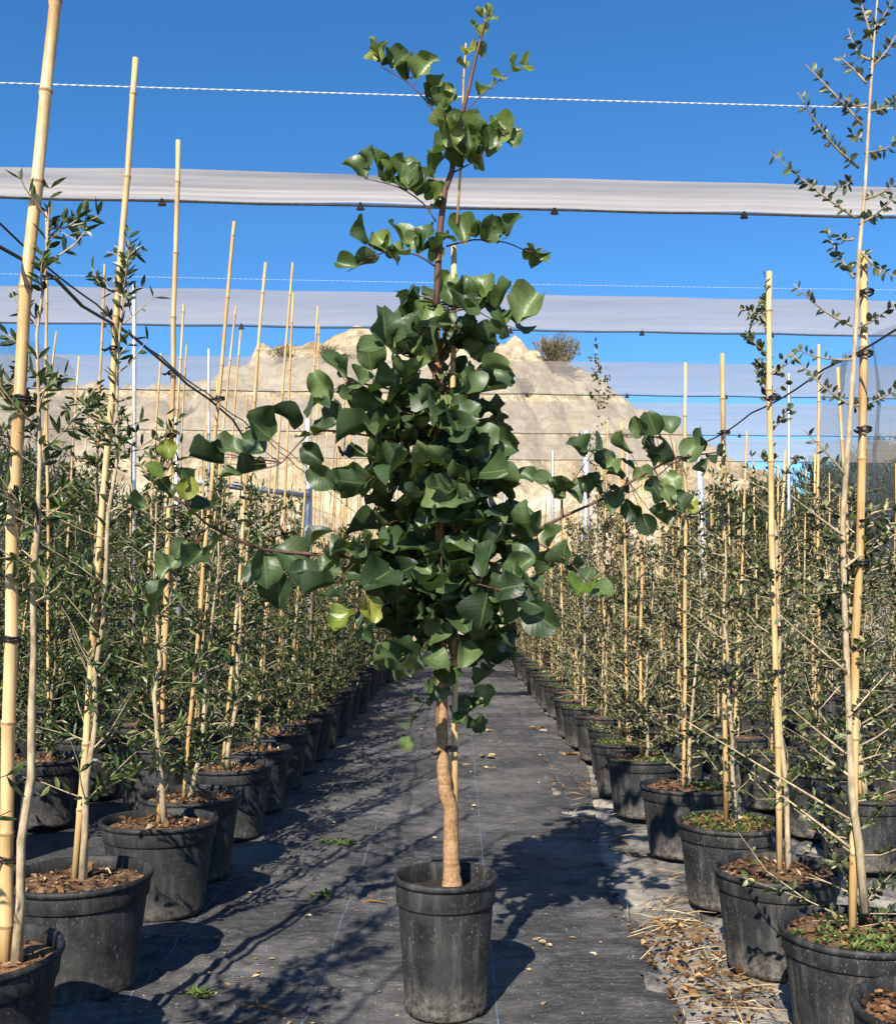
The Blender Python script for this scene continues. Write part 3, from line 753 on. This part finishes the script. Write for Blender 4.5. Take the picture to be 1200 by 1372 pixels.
mb.tube(fine_p, fine_r, 12); put('trunk', mb.mesh('trunk', M['bark']), carob, I4)
ST = [(584, 440), (586, 369), (590, 302), (596, 255), (605, 231), (615, 168), (628, 117), (638, 74), (650, 27), (657, 8)]
mb = MB(); mb.tube([C(x, y) for x, y in ST], [q / ppm for q in (5, 4.6, 4.3, 4, 3.8, 3.2, 2.6, 2, 1.3, .6)], 8)
stemo = put('upper_stem', mb.mesh('upper_stem', M['stem']), carob, I4)
b0 = C(608, 1185, .03); v = C(608, 330, .035) - b0
me, nodes, dd = cane_mesh(v, .011, .009, 5, 10); put('cane', me, carob, Matrix.Translation(b0))
b1 = C(612, 300, .02); me, nodes, dd = cane_mesh(C(624, 58, .02) - b1, .004, .003, 6, 8); put('cane', me, carob, Matrix.Translation(b1))
for px, py in ((597, 1003), (592, 800), (588, 560), (592, 410)):
    put('tie', tie_mesh(Vector((0, 0, 0)), .026, 4), carob, Matrix.Translation(C(px + 4, py, .01)))

# leaflets: leathery, broad, cupped and wavy
def carob_leaf_mesh(seed, m):
    q = random.Random(seed); mb = MB(); NU, NV = 8, 6
    fold = q.uniform(.25, 1.15); wave = q.uniform(.06, .21); curl = q.uniform(-.30, .40); ph_ = q.uniform(0, 6); wd = q.uniform(.43, .55); skew = q.uniform(-.08, .08)
    q_w = q.uniform(5.5, 10.5); notch = q.uniform(0, .06); uvs = []
    for i in range(NU + 1):
        u = i / NU; wv = wd * max(.02, math.sin(math.pi * min(1, (u * .93 + .035)) ** .92)) ** .64
        for j in range(NV + 1):
            v = j / NV * 2 - 1
            x = v * wv + skew * u * u; y = u - (notch * (1 - abs(v)) if i == NU else 0) + .02 * math.sin(7 * v + ph_) * (u > .8)
            z = fold * abs(v) ** 1.3 * wv + wave * abs(v) ** 1.5 * math.sin(q_w * u + ph_ + (1.7 if v > 0 else 0)) - curl * u * u
            mb.v.append((x, y, z)); uvs.append((v * .5 + .5, u))
    for i in range(NU):
        for j in range(NV):
            a = i * (NV + 1) + j; mb.f.append((a, a + 1, a + NV + 2, a + NV + 1))
    me = mb.mesh('leaf', m); uvl = me.uv_layers.new(name='UVMap')
    for lp in me.loops: uvl.data[lp.index].uv = uvs[lp.vertex_index]
    return me
CV = [carob_leaf_mesh(k, M['carob']) for k in range(14)]; CVM = [carob_leaf_mesh(20 + k, M['carob_mid']) for k in range(8)]; CVY = [carob_leaf_mesh(50 + k, M['carob_young']) for k in range(4)]

leafs = []        # (branch object, matrix, mesh)
def rachis(pts, rad=.0030, m='stem'):
    sm = []
    for a, b in zip(pts, pts[1:]):
        for k in range(3): sm.append(a.lerp(b, k / 3))
    sm.append(pts[-1])
    sm = [sm[0]] + [(sm[i - 1] + sm[i] * 2 + sm[i + 1]) / 4 for i in range(1, len(sm) - 1)] + [sm[-1]]
    mb = MB(); n = len(sm); mb.tube(sm, [rad * (1 - .7 * i / n) for i in range(n)], 6)
    return put('branch', mb.mesh('branch', M[m]), carob, I4), sm

def put_leaf(br, p, d, nrm, L, young=False):
    fresh = p.z > 2.15 + r.uniform(-.2, .2)                # the upper shoots carry this year's lighter leaves
    leafs.append((br, leaf_matrix(p, d, nrm, L), r.choice(CVY if young else CVM if fresh else CV)))

def traced(pts, leaves, dz=0.0, dtip=0.0, rad=.0030):
    """branch through photo pixels; leaves = (px, py, size px[, young])"""
    n = len(pts)
    br, sm = rachis([C(x, y, dz + (dtip - dz) * i / (n - 1)) for i, (x, y) in enumerate(pts)], rad)
    for q in leaves:
        L = q[2] * (.86 if q[1] < 450 else .78) / ppm; c0 = C(q[0], q[1], 0)
        near = min(sm, key=lambda s: (s.x - c0.x) ** 2 + (s.z - c0.z) ** 2)
        c = Vector((c0.x, near.y + r.uniform(-.035, .03), c0.z))
        d = (c - near)
        if d.length < .01: d = rv(r) + Vector((0, -.3, .2))
        d = d.normalized() + Vector((0, r.uniform(-.5, .25), 0)); d.normalize()
        base = c - d * L * .5
        if (base - near).length > .02:          # short leaf stalk back to the branch
            mb = MB(); mb.tube([near, near.lerp(base, .5) + Vector((0, 0, -.003)), base], [.0014, .0012, .001], 4, False)
            put('leaf_stalk', mb.mesh('leaf_stalk', M['stem']), br, I4)
        put_leaf(br, base, d, Vector((r.uniform(-.8, .5), r.uniform(-1.0, .1), r.uniform(.1, .9))), L, len(q) > 3)
        if q[1] < 450 and q[2] > 28 and r.random() < .6:      # its partner on the far side of the leaf stalk
            d2 = (d + Vector((r.uniform(-.35, .35), r.uniform(.5, 1.1), r.uniform(-.3, .4)))).normalized()
            put_leaf(br, near + d2 * .006, d2, Vector((r.uniform(-.6, .6), -.3, .7)), L * r.uniform(.75, .95))

traced([(595, 169), (568, 131), (544, 108), (512, 90)], [(508, 77, 34, 1), (514, 84, 30), (538, 84, 44), (551, 95, 38), (572, 100, 46), (583, 118, 40), (596, 132, 36), (600, 146, 36), (590, 150, 30)], 0, -.05)
traced([(620, 153), (645, 127), (668, 108), (695, 84)], [(647, 113, 24, 1), (668, 98, 26, 1), (684, 83, 28, 1), (704, 74, 28, 1), (660, 108, 20, 1)], 0, .04, .0022)
traced([(634, 92), (643, 55), (652, 25)], [(631, 62, 26, 1), (648, 40, 22, 1), (652, 12, 18, 1), (658, 18, 18, 1), (633, 40, 16, 1), (641, 22, 16), (655, 30, 18), (618, 84, 24), (645, 62, 20), (644, 15, 16)], 0, 0, .0018)
traced([(615, 178), (640, 186), (668, 180), (700, 174)], [(624, 170, 40), (641, 168, 38), (652, 176, 40), (665, 176, 40), (675, 163, 42), (690, 174, 34), (660, 188, 28)], 0, .05)
traced([(606, 228), (598, 200), (600, 176)], [(590, 208, 44), (584, 222, 40), (604, 196, 42), (598, 178, 38), (612, 186, 34)], 0, -.1)
traced([(605, 232), (625, 222), (652, 206)], [(630, 202, 46), (648, 204, 42), (632, 220, 40), (618, 212, 42), (642, 224, 34)], 0, -.08)
traced([(584, 297), (568, 272), (535, 250), (492, 240)], [(477, 229, 40), (497, 222, 36), (508, 228, 42), (527, 228, 40), (541, 228, 48), (552, 240, 44), (566, 245, 46), (580, 256, 38), (592, 262, 34)], 0, -.03)
traced([(583, 357), (561, 342), (527, 334), (495, 345), (466, 364)], [(489, 320, 42), (510, 328, 38), (536, 312, 50), (556, 325, 34), (571, 319, 42), (588, 329, 34), (524, 348, 42), (492, 354, 40), (470, 364, 34)], 0, -.07)
traced([(598, 330), (635, 320), (678, 324), (708, 338), (732, 336)], [(620, 306, 48), (640, 310, 30), (655, 302, 44), (672, 308, 32), (685, 303, 42), (718, 330, 42), (732, 338, 22), (604, 322, 26)], 0, .06)
traced([(588, 423), (631, 411), (658, 428), (690, 440)], [(645, 392, 56), (655, 408, 44), (676, 408, 46), (703, 430, 56), (676, 444, 46), (620, 394, 44), (634, 402, 36), (606, 398, 36)], 0, -.12)
traced([(584, 403), (560, 395), (536, 402)], [(537, 405, 50), (548, 416, 46), (558, 400, 44), (593, 378, 44), (570, 424, 46), (545, 392, 36)], 0, .05)
# left limb with its sprays
traced([(590, 730), (500, 748), (438, 744), (347, 737), (310, 719), (280, 705), (250, 678)], [(264, 622, 30, 1), (248, 650, 32, 1), (243, 662, 26, 1), (286, 668, 36, 1), (300, 690, 44), (294, 662, 42), (258, 668, 34), (314, 739, 44), (290, 755, 44), (257, 765, 44), (243, 796, 50), (237, 815, 36), (270, 740, 34),
        (368, 765, 62), (401, 749, 66), (381, 792, 58), (455, 757, 68), (430, 722, 54), (350, 770, 36), (416, 770, 50), (225, 690, 30)], 0, -.30, .0075)
traced([(588, 640), (530, 590), (478, 581), (438, 576), (411, 582), (378, 620)], [(364, 590, 54), (398, 572, 56), (357, 608, 50), (304, 635, 54), (327, 617, 50), (354, 643, 52), (332, 650, 36), (445, 585, 46), (430, 620, 44), (442, 650, 50), (300, 618, 34), (455, 562, 42), (418, 598, 30)], 0, -.22, .0045)
traced([(586, 540), (520, 520), (462, 510), (440, 530)], [(451, 495, 46), (436, 525, 50), (428, 552, 44), (498, 484, 52), (490, 517, 42), (470, 500, 40), (468, 540, 40), (452, 552, 30)], 0, -.12, .004)
traced([(585, 490), (545, 478), (515, 462)], [(522, 455, 60), (504, 482, 48), (545, 455, 56), (560, 440, 50), (530, 470, 46), (575, 458, 56)], 0, -.16, .004)
# right limb with its sprays
traced([(592, 735), (660, 728), (711, 715), (754, 692), (805, 670), (862, 635), (902, 614), (968, 605)], [(885, 556, 46), (908, 554, 42), (889, 578, 46), (866, 560, 40), (848, 582, 48), (882, 603, 42), (915, 592, 52), (946, 590, 50), (958, 576, 44), (980, 597, 40), (970, 612, 30),
        (852, 613, 36), (833, 628, 34), (842, 652, 42), (828, 668, 48), (858, 676, 46), (889, 650, 46), (872, 632, 40), (912, 640, 44), (905, 660, 36), (919, 668, 40), (937, 672, 34, 1), (892, 690, 44), (876, 699, 40), (806, 652, 38), (930, 604, 36)], 0, .20, .0075)
traced([(754, 692), (752, 665), (770, 640), (795, 605)], [(771, 602, 44), (796, 601, 44), (811, 615, 42), (815, 630, 34), (751, 646, 46), (768, 658, 48), (727, 641, 38), (705, 635, 34), (785, 650, 42), (740, 656, 34), (800, 640, 34)], .08, .02, .003)
traced([(700, 718), (735, 735), (765, 755), (795, 788)], [(741, 720, 46), (752, 742, 44), (768, 758, 40), (724, 750, 54), (722, 776, 60), (772, 790, 46, 1), (800, 792, 42), (690, 744, 50), (785, 770, 34)], .02, -.08, .0035)
# fresh pair low on the near side, and the big drooping leaves
traced([(590, 800), (530, 795), (490, 800)], [(474, 830, 46, 1), (502, 815, 46, 1), (455, 800, 40), (508, 842, 40)], 0, -.25, .003)
traced([(592, 800), (630, 780), (668, 790)], [(610, 788, 66), (645, 818, 62), (672, 788, 54), (652, 752, 64), (690, 764, 52), (714, 826, 66), (700, 806, 52)], -.04, -.28, .004)
traced([(592, 880), (570, 892), (548, 905)], [(556, 898, 58), (535, 870, 52), (578, 868, 50), (600, 905, 46)], -.02, -.25, .003)
traced([(594, 940), (575, 935), (556, 955), (548, 985)], [(574, 942, 44), (552, 965, 34), (548, 990, 26), (585, 922, 46)], .0, -.10, .0022)
traced([(596, 920), (620, 945), (640, 978)], [(618, 952, 40), (640, 978, 44), (632, 950, 46), (650, 935, 44), (612, 968, 34), (650, 910, 44)], .02, .06, .0022)

NTR = len(leafs)          # traced leaves so far
ENV = [(430, 548, 640), (460, 508, 662), (490, 478, 694), (520, 455, 702), (550, 445, 698), (580, 438, 688), (610, 440, 682), (640, 436, 690), (670, 432, 712), (700, 428, 735), (730, 418, 752), (760, 410, 752), (790, 425, 742), (820, 455, 734), (850, 490, 722), (880, 512, 690), (910, 535, 668), (945, 548, 655)]
def env(y):
    for (a, l0, r0_), (b, l1, r1_) in zip(ENV, ENV[1:]):
        if a <= y <= b:
            t_ = (y - a) / (b - a); return l0 + (l1 - l0) * t_, r0_ + (r1_ - r0_) * t_
    return 560, 630
NR = 82
for i in range(NR):
    y = 455 + 420 * ((i + r.random()) / NR) ** .95
    az = i * 2.399 + r.uniform(-.4, .4)
    l, rt = env(min(max(y - 10, 431), 940)); sx = 588
    rx = (rt - sx) if math.cos(az) > 0 else (sx - l)
    Lh = (rx - 16) / ppm * abs(math.cos(az)) + (.30 if y > 560 else .2) * abs(math.sin(az)) * .85
    Lh *= r.uniform(.55, .92) * (.64 if y < 520 else .72 if y < 680 else .86 if y < 775 else .66)
    d0 = Vector((math.cos(az), math.sin(az), 0))
    b0 = C(sx, y + 15); rise = r.uniform(.0, .12); droop = r.uniform(-.10, .12)
    pts = [b0 + d0 * Lh * k / 4 + Vector((0, 0, rise * math.sin(math.pi * k / 5) - droop * (k / 4) ** 2)) for k in range(5)]
    br, sm = rachis(pts, .0028)
    npair = max(2, int(Lh / .066)); n = len(sm)
    for k in range(npair):
        u = .25 + .75 * (k + .6) / npair; p = sm[min(n - 1, int(u * (n - 1)))]
        for s in (-1, 1):
            x = d0.cross(Vector((0, 0, 1))) * s
            d_ = x * r.uniform(.6, 1) + d0 * r.uniform(.1, .6) + Vector((0, 0, r.uniform(-.9, .7)))
            nrm = Vector((0, 0, .45)) + d0 * .5 + rv(r, .9)
            put_leaf(br, p + d_.normalized() * .008, d_, nrm, r.uniform(25, 45) / ppm * (.85 if y < 520 else 1))
    put_leaf(br, sm[-1], d0 + Vector((0, 0, r.uniform(-.5, .3))), Vector((0, 0, .5)) + d0 * .4 + rv(r, .8), r.uniform(36, 54) / ppm)
r = random.Random(19)
for i in range(85):                        # extra inner leaves, added to block light so the crown's core goes dark
    y = 500 + 385 * (i + r.random()) / 85; a = r.uniform(0, 6.283); q = r.uniform(.02, .13 if y < 700 else .17)
    p = C(592, y) + Vector((math.cos(a) * q + (.04 if 560 < y < 860 else 0), math.sin(a) * q + .03, 0))
    put_leaf(stemo, p, Vector((math.cos(a), math.sin(a), r.uniform(-.8, .4))), rv(r) + Vector((0, 0, .3)), r.uniform(34, 50) / ppm)
# the 300 leaflets nearest the viewer's side are single leaves; those deeper in the crown are one mass
order = sorted(range(len(leafs)), key=lambda i: leafs[i][1].translation.y - (1 if i < NTR else 0) + (5 if leafs[i][0] is stemo else 0))
single = set(order[:300]); mv, mf, muv = [], [], []
for i, (br, mx, me) in enumerate(leafs):
    if i in single:
        put('leaf', me, br, mx)
    else:
        o_ = len(mv); mv += [tuple(mx @ q.co) for q in me.vertices]; mf += [tuple(o_ + k for k in p.vertices) for p in me.polygons]
mb = MB(); mb.v, mb.f = mv, mf
put('inner_foliage', mb.mesh('inner_foliage', M['carob_mass']), carob, I4, 'stuff')
print('carob leaves', len(leafs))

# ------------------------------------------------------------------ row wires
def wire(label, pts, sag=.03):
    mb = MB(); q = []
    for a, b in zip(pts, pts[1:]):
        for k in range(6): q.append(a.lerp(b, k / 6) - Vector((0, 0, sag * math.sin(math.pi * k / 6))))
    q.append(pts[-1]); mb.tube(q, .0032, 5)
    return thing('tie_wire', label, 'wire', data=mb.mesh('tie_wire', M['wire']))
wire('dark wire tying the tall canes together high along their row', [Vector((-1.13 + .01 * math.sin(k), .4 + k * .72, 2.17)) for k in range(30)], .012)
wire('dark wire tying the short canes together along the weedy pots', [Vector((1.085 + .01 * math.sin(k), .9 + k * .74, 1.93)) for k in range(29)], .012)

# drip hose beside the upper wire
mb = MB(); pts = [P(40, 330, 2.5), P(75, 372, 2.8), P(110, 410, 3.1), P(150, 448, 3.5), P(200, 500, 4.0), P(230, 515, 4.3), P(262, 535, 4.6), P(300, 562, 5.0), P(340, 600, 5.6)]
pts = [Vector((-1.10 + .02 * math.sin(k * 2.1), p.y, p.z)) for k, p in enumerate(pts)]
mb.tube(pts, .0055, 6); thing('drip_hose', 'thin black hose sagging beneath the wire along the tall canes', 'hose', data=mb.mesh('drip_hose', M['wire']))

# ------------------------------------------------------------------ posts and cross tube
def post(px, py_top, d, radius, label, top=None, group=None, lean=0):
    p = P(px, py_top, d); h = p.z
    mb = MB(); mb.tube([(0, 0, -.05), (lean * .5, 0, h * .5), (lean, 0, h - .004), (lean, 0, h)], [radius, radius, radius, radius * .9], 14)
    t = thing('steel_post', label, 'post', (p.x - lean, d, 0), group)
    put('tube', mb.mesh('tube', M['galv']), t, I4)
    mb = MB(); mb.tube([(0, 0, -.02), (0, 0, .006)], radius * 2.4, 12); put('base_plate', mb.mesh('base_plate', M['galv']), t, I4)
    return t
post(413, 562, 10.9, .044, 'thick galvanised post standing in the tall-cane row, cross tube clamped to it')
post(237, 560, 9.6, .044, 'thick galvanised post hidden behind a tan cane, holding the cross tube end')
post(785, 577, 11.5, .040, 'thick galvanised post rising from the short-cane rows beside the hill foot')
post(936, 612, 13.0, .045, 'slanting galvanised post among the short canes', lean=-.12)
G = 'thin posts reaching the roof nets'
post(180, 382, 10.7, .022, 'thin white post rising far above the dark saplings to the net', group=G)
post(280, 468, 13.5, .02, 'thin white post against the sandy slope, behind the cane tops', group=G)
post(1056, 500, 15.0, .022, 'thin white post against the blue gap above the dark hedge', group=G)
for px, d in ((676, 24.0), (740, 24.0), (130, 24), (840, 24), (560, 24)):
    post(px, 603, d, .035, 'far grey post at the end of the beds before the sandy slope', group='posts at the far end of the beds')
mb = MB(); a, b = P(237, 643, 9.6), P(413, 664, 10.85); mb.tube([a, b], .028, 12)
t = thing('cross_tube', 'horizontal galvanised tube bridging two thick posts', 'tube', data=mb.mesh('cross_tube', M['galv']))

# ------------------------------------------------------------------ roof nets: drawn-back white strips on wires
RZ = H + 3.2; YAW = .06
def net_strip(far, width, m, label, x0=-16, x1=16, clips=True, off=0.0, rise=.0):
    t = thing('shade_net', label, 'net', (0, far, RZ), 'roof shade nets')
    mb = MB(); nx, ny = 110, 22
    for j in range(ny + 1):
        v = j / ny
        for i in range(nx + 1):
            x = x0 + (x1 - x0) * i / nx
            bay = ((x - off) / 1.58) % 1
            sag = -.03 * math.sin(math.pi * v) - .012 * math.sin(math.pi * bay) * (1 - v * .4) + .007 * noise.noise(Vector((x * .9, v * 3, far))) + .012 * noise.noise(Vector((x * .35, v * (9 if width < 1 else 5), far + 3)))
            edge = .03 * noise.noise(Vector((x * .5, far, 1))) * (1 if v == 1 else 0)
            mb.v.append((x, YAW * x - width * v + edge, sag + rise * v))
    for j in range(ny):
        for i in range(nx):
            a = j * (nx + 1) + i; mb.f.append((a, a + 1, a + nx + 2, a + nx + 1))
    put('netting', mb.mesh('netting', m), t, I4)
    mb = MB(); mb.tube([(x0 + (x1 - x0) * i / 60, YAW * (x0 + (x1 - x0) * i / 60) + .01, -.014 - .012 * math.sin(math.pi * (((x0 + (x1 - x0) * i / 60) - off) / 1.58 % 1))) for i in range(61)], .011, 6)
    put('hem', mb.mesh('hem', M['hem']), t, I4)
    if clips:
        mb = MB(); mb.box((0, 0, -.045), (.024, .012, .018)); mb.tube([(-.03, 0, -.06), (0, 0, -.025), (.03, 0, -.06)], .009, 5); mb.tube([(0, 0, -.03), (0, 0, .02)], .012, 6)
        cm = mb.mesh('clip', M['tie'], False)
        k = math.ceil((x0 - off) / 1.58)
        while off + k * 1.58 < x1:
            x = off + k * 1.58
            if abs(x) < far * .52: put('clip', cm, t, Matrix.Translation((x, YAW * x, 0)))
            k += 1
    return t
net_strip(8.52, .50, M['net_thick'], 'narrow tightly gathered white net strip, nearest and highest overhead', off=-.80, rise=.03)
net_strip(12.4, 1.40, M['net'], 'wider pale net strip just above the crest of the sandy hill', off=-2.55)
net_strip(16.3, 2.2, M['net_thin'], 'thin net strip veiling the upper slope of the sandy hill', off=-2.1)
net_strip(20.2, 3.2, M['net_thin'], 'thin net strip veiling the middle of the sandy slope', off=-2.4)
net_strip(24.1, 3.4, M['net_thin'], 'farthest thin net strip low over the foot of the slope', off=-2.0, clips=False)
def rope(d0, label, rad):
    mb = MB(); n = 900; x0, x1 = -8, 8
    for ph_ in (0, math.pi):
        mb.tube([(x0 + (x1 - x0) * i / n, d0 + YAW * (x0 + (x1 - x0) * i / n) + rad * .55 * math.cos(i * 1.05 + ph_), RZ + .0 + rad * .55 * math.sin(i * 1.05 + ph_) - .03 * math.sin(math.pi * i / n)) for i in range(n + 1)], rad * .55, 4, False)
    return thing('guide_rope', label, 'rope', data=mb.mesh('guide_rope', M['rope']))
rope(6.62, 'twisted white rope stretched across the open sky overhead', .0045)
rope(10.55, 'thin white rope just above the wider pale net strip', .0016)

# side nets
def side_net(x, y0, y1, label, lean=0):
    mb = MB(); nx, nz = 30, 16
    for j in range(nz + 1):
        for i in range(nx + 1):
            y = y0 + (y1 - y0) * i / nx; z = RZ * j / nz
            mb.v.append((x + .10 * math.sin(y * 5 + noise.noise(Vector((y, z, 1))) * 3) + .05 * noise.noise(Vector((y * 2, z * 1.3, x))), y, z - .04))
    for j in range(nz):
        for i in range(nx):
            a = j * (nx + 1) + i; mb.f.append((a, a + 1, a + nx + 2, a + nx + 1))
    return thing('side_net', label, 'net', data=mb.mesh('side_net', M['net_grey']))
side_net(5.05, 10.6, 14.5, 'grey side net hanging in folds beyond the short-cane rows')
side_net(-5.3, 11.2, 14.5, 'grey side net hanging in folds beyond the dark olive rows')

# ------------------------------------------------------------------ hedge trees and bush
def feathery(name, label, loc, h, rx, seed, n, L, W, m, group=None, trunk_r=.06, cat='tree', top=.35, up=1.0):
    q = random.Random(seed); t = thing(name, label, cat, loc, group); T = MB(); LF = MB()
    T.tube([(0, 0, -.1), (q.uniform(-.1, .1), 0, h * .35), (q.uniform(-.15, .15), 0, h * .7), (q.uniform(-.2, .2), 0, h * .97)], [trunk_r, trunk_r * .8, trunk_r * .5, .01], 7)
    nb = 90
    for k in range(nb):
        u = q.random() ** .8; az = q.uniform(0, 6.283); z0 = h * (.05 + .8 * u)
        w_ = rx * (1 - (1 - top) * u ** 1.5) * q.uniform(.45, 1.05)
        p0 = Vector((0, 0, z0)); p1 = Vector((math.cos(az) * w_, math.sin(az) * w_, z0 + up * w_ * q.uniform(.3, .9)))
        T.tube([p0, p0.lerp(p1, .5) + Vector((0, 0, -.05)), p1], [.02, .012, .005], 3, False)
        for _ in range(n // nb):
            s = q.uniform(.25, 1.08); p = p0.lerp(p1, s) + Vector((q.gauss(0, .12), q.gauss(0, .12), q.gauss(0, .10)))
            LF.leaf(p, Vector((q.gauss(0, .5), q.gauss(0, .5), q.uniform(.1, 1.1))) + (p1 - p0).normalized() * .5, rv(q), L * q.uniform(.5, 1.3), W)
    put('trunk', T.mesh('trunk', M['twig_dark']), t, I4); put('crown', LF.mesh('crown', M[m], False), t, I4, 'stuff')
    return t
HG = 'feathery evergreens beyond the beds'
for k, (px, d, h, rx) in enumerate(((925, 29, 4.0, 1.5), (985, 28, 4.5, 1.5), (1040, 29, 5.0, 1.6), (1095, 27, 5.2, 1.6), (1150, 28, 5.6, 1.7), (1200, 26, 5.8, 1.7), (1240, 24, 5.6, 1.7), (1010, 33, 4.8, 1.8), (1120, 33, 5.8, 1.8))):
    feathery('evergreen_tree', 'feathery dark evergreen in the hedge beyond the short-cane rows', ((px - VX) * d / F, d, 0), h, rx, 40 + k, 3600, .24, .035, 'hedge', HG)
OG = 'dense olive trees behind the dark rows'
for k, (px, d, h, rx) in enumerate(((-10, 12.5, 3.5, 1.0), (70, 14, 3.4, 1.0), (135, 16.5, 3.4, 1.1), (20, 17, 4.0, 1.3), (190, 20, 3.3, 1.2), (90, 20, 4.0, 1.3))):
    feathery('olive_tree', 'dense dark olive tree behind the rows of tall canes', ((px - VX) * d / F, d, 0), h, rx, 60 + k, 4500, .07, .022, 'hedge', OG)
p = P(745, 478, 82)
feathery('dry_bush', 'greyish dry bush on the crest of the sandy hill', (p.x, p.y - 1, p.z - 1.6), 2.3, 2.0, 90, 1500, .5, .07, 'bush', None, .05, 'bush', .6)

# ------------------------------------------------------------------ litter on the ground
r = random.Random(31)
mb = MB()
for _ in range(150):                                     # straw
    if r.random() < .75: x, y = r.gauss(.80, .09), r.uniform(2.95, 4.3)
    else: x, y = r.gauss(.80, .10), r.uniform(4.0, 7)
    x = max(.62, min(.98, x)); p = Vector((x, y, wrinkle(x, y) + .006 + r.uniform(0, .012)))
    a = r.gauss(.2, .9); L = r.uniform(.04, .22); d = Vector((math.cos(a), math.sin(a), r.uniform(-.03, .1)))
    mb.tube([p, p + d * L * .5 + Vector((0, 0, .006)), p + d * L + rv(r, .012)], [.0016, .0022, .001], 4)
thing('straw_litter', 'dry straw scattered beside the dirt-splashed pot', 'straw', data=mb.mesh('straw_litter', M['straw']))['kind'] = 'stuff'
mb = MB()
for _ in range(330):
    if r.random() < .8: x, y = r.gauss(.80, .08), r.uniform(2.95, 4.0)
    else: x, y = r.gauss(.76, .12), r.uniform(4.0, 8)
    x = max(.64, min(1.0, x)); p = Vector((x, y, max(-.01, wrinkle(x, y)) + r.uniform(.004, .02)))
    a = r.uniform(0, 6.28); mb.leaf(p, Vector((math.cos(a), math.sin(a), r.uniform(-.05, .5))), rv(r, .6) + Vector((0, 0, 1)), r.choice((.015, .025, .04)) * r.uniform(.7, 1.3), r.uniform(.008, .022), r.uniform(.1, .9))
thing('leaf_litter', 'brown dead leaves gathered along the edge of the path cover', 'leaves', data=mb.mesh('leaf_litter', M['dry_leaf'], False))['kind'] = 'stuff'
mb = MB()
for _ in range(420):                                     # white and tan crumbs trodden over the path
    x, y = r.uniform(-1.0, .66), 2.4 + 9 * r.random() ** 1.5
    p = Vector((x, y, wrinkle(x, y) + .003)); a = r.uniform(0, 6.28); L = r.choice((.008, .012, .016, .03))
    mb.leaf(p, Vector((math.cos(a), math.sin(a), .1)), Vector((0, 0, 1)) + rv(r, .3), L, L * r.uniform(.4, .8), .2)
thing('chaff', 'pale bits of chaff and grit strewn over the dark path', 'chaff', data=mb.mesh('chaff', M['straw'], False))['kind'] = 'stuff'

def ground_at(px, py):
    d = dist(py, 0); return Vector(((px - VX) * d / F, d, 0))
def tuft(px, py, label, n, s, m='weed'):
    p = ground_at(px, py); mb = MB()
    for _ in range(n):
        a = r.uniform(0, 6.28); q = Vector((math.cos(a), math.sin(a) * .7, 0)) * r.uniform(0, s)
        for _ in range(3):
            b = r.uniform(0, 6.28); mb.leaf(q + Vector((0, 0, .004)), Vector((math.cos(b), math.sin(b), r.uniform(.1, .7))), Vector((0, 0, 1)), r.uniform(.02, .045), r.uniform(.007, .013))
    t = thing('weed_tuft', label, 'weed', (p.x, p.y, wrinkle(p.x, p.y)))
    put('foliage', mb.mesh('foliage', M[m], False), t, I4, 'stuff')
tuft(452, 1130, 'flat green weed tuft between the long cane shadows', 34, .085)
tuft(436, 1201, 'small faded weed clump beside a dry stick', 16, .05)
tuft(268, 1330, 'yellow-green weed clump near the reddish soil pot', 18, .05)
def fallen(px, py, label, s, m, g=None):
    p = ground_at(px, py); mb = MB(); a = r.uniform(0, 6.28)
    for k in range(3):
        b = a + k * 1.3; mb.leaf(Vector((r.uniform(-s, s) * .3, r.uniform(-s, s) * .3, .003)), Vector((math.cos(b), math.sin(b), r.uniform(.05, .25))), Vector((0, 0, 1)) + rv(r, .4), s, s * .5, .4)
    t = thing('fallen_leaf', label, 'leaf', (p.x, p.y, wrinkle(p.x, p.y) + .002), g, mb.mesh('fallen_leaf', M[m], False))
for px, py, s, m in ((650, 1015, .09, 'straw'), (630, 1024, .05, 'straw'), (655, 1030, .05, 'straw'), (718, 976, .10, 'dry_leaf'), (760, 1010, .08, 'dry_leaf'), (733, 1268, .035, 'straw'), (720, 1258, .02, 'straw'), (650, 978, .06, 'straw')):
    fallen(px, py, 'dry yellowed leaf lying on the path behind the carob pot' if py < 1100 else 'torn pale leaf lying at the tip of the carob pot shadow', s, m, 'dry leaves fallen on the path')
for px, py, lab, L in ((498, 1207, 'short dry stick lying beside the faded weed clump', .12), (345, 1355, 'forked dry twig lying near the path corner weeds', .10)):
    p = ground_at(px, py); mb = MB(); mb.tube([(-L / 2, 0, .006), (0, .01, .012), (L / 2, -.01, .007)], [.003, .005, .004], 6); mb.tube([(0, .01, .012), (-L * .1, .04, .03)], [.003, .0015], 5)
    thing('dry_stick', lab, 'stick', (p.x, p.y, wrinkle(p.x, p.y)), None, mb.mesh('dry_stick', M['dry_leaf']))

for k, (px, py, h) in enumerate(((700, 520, 1.2), (440, 530, 1.0), (830, 560, 1.4), (380, 505, 1.1), (900, 590, 1.5), (250, 560, 1.2))):
    yy = 84 - 46 * (py - 450) / 330; pp = P(px, py, yy); zz = hill_z(pp.x, yy)
    feathery('dry_bush', 'small grey scrub bush dotted on the face of the sandy hill', (pp.x, yy, zz - .25), h, h * .9, 95 + k, 500, .3, .06, 'bush', 'scrub on the sandy hill', .03, 'bush', .6)
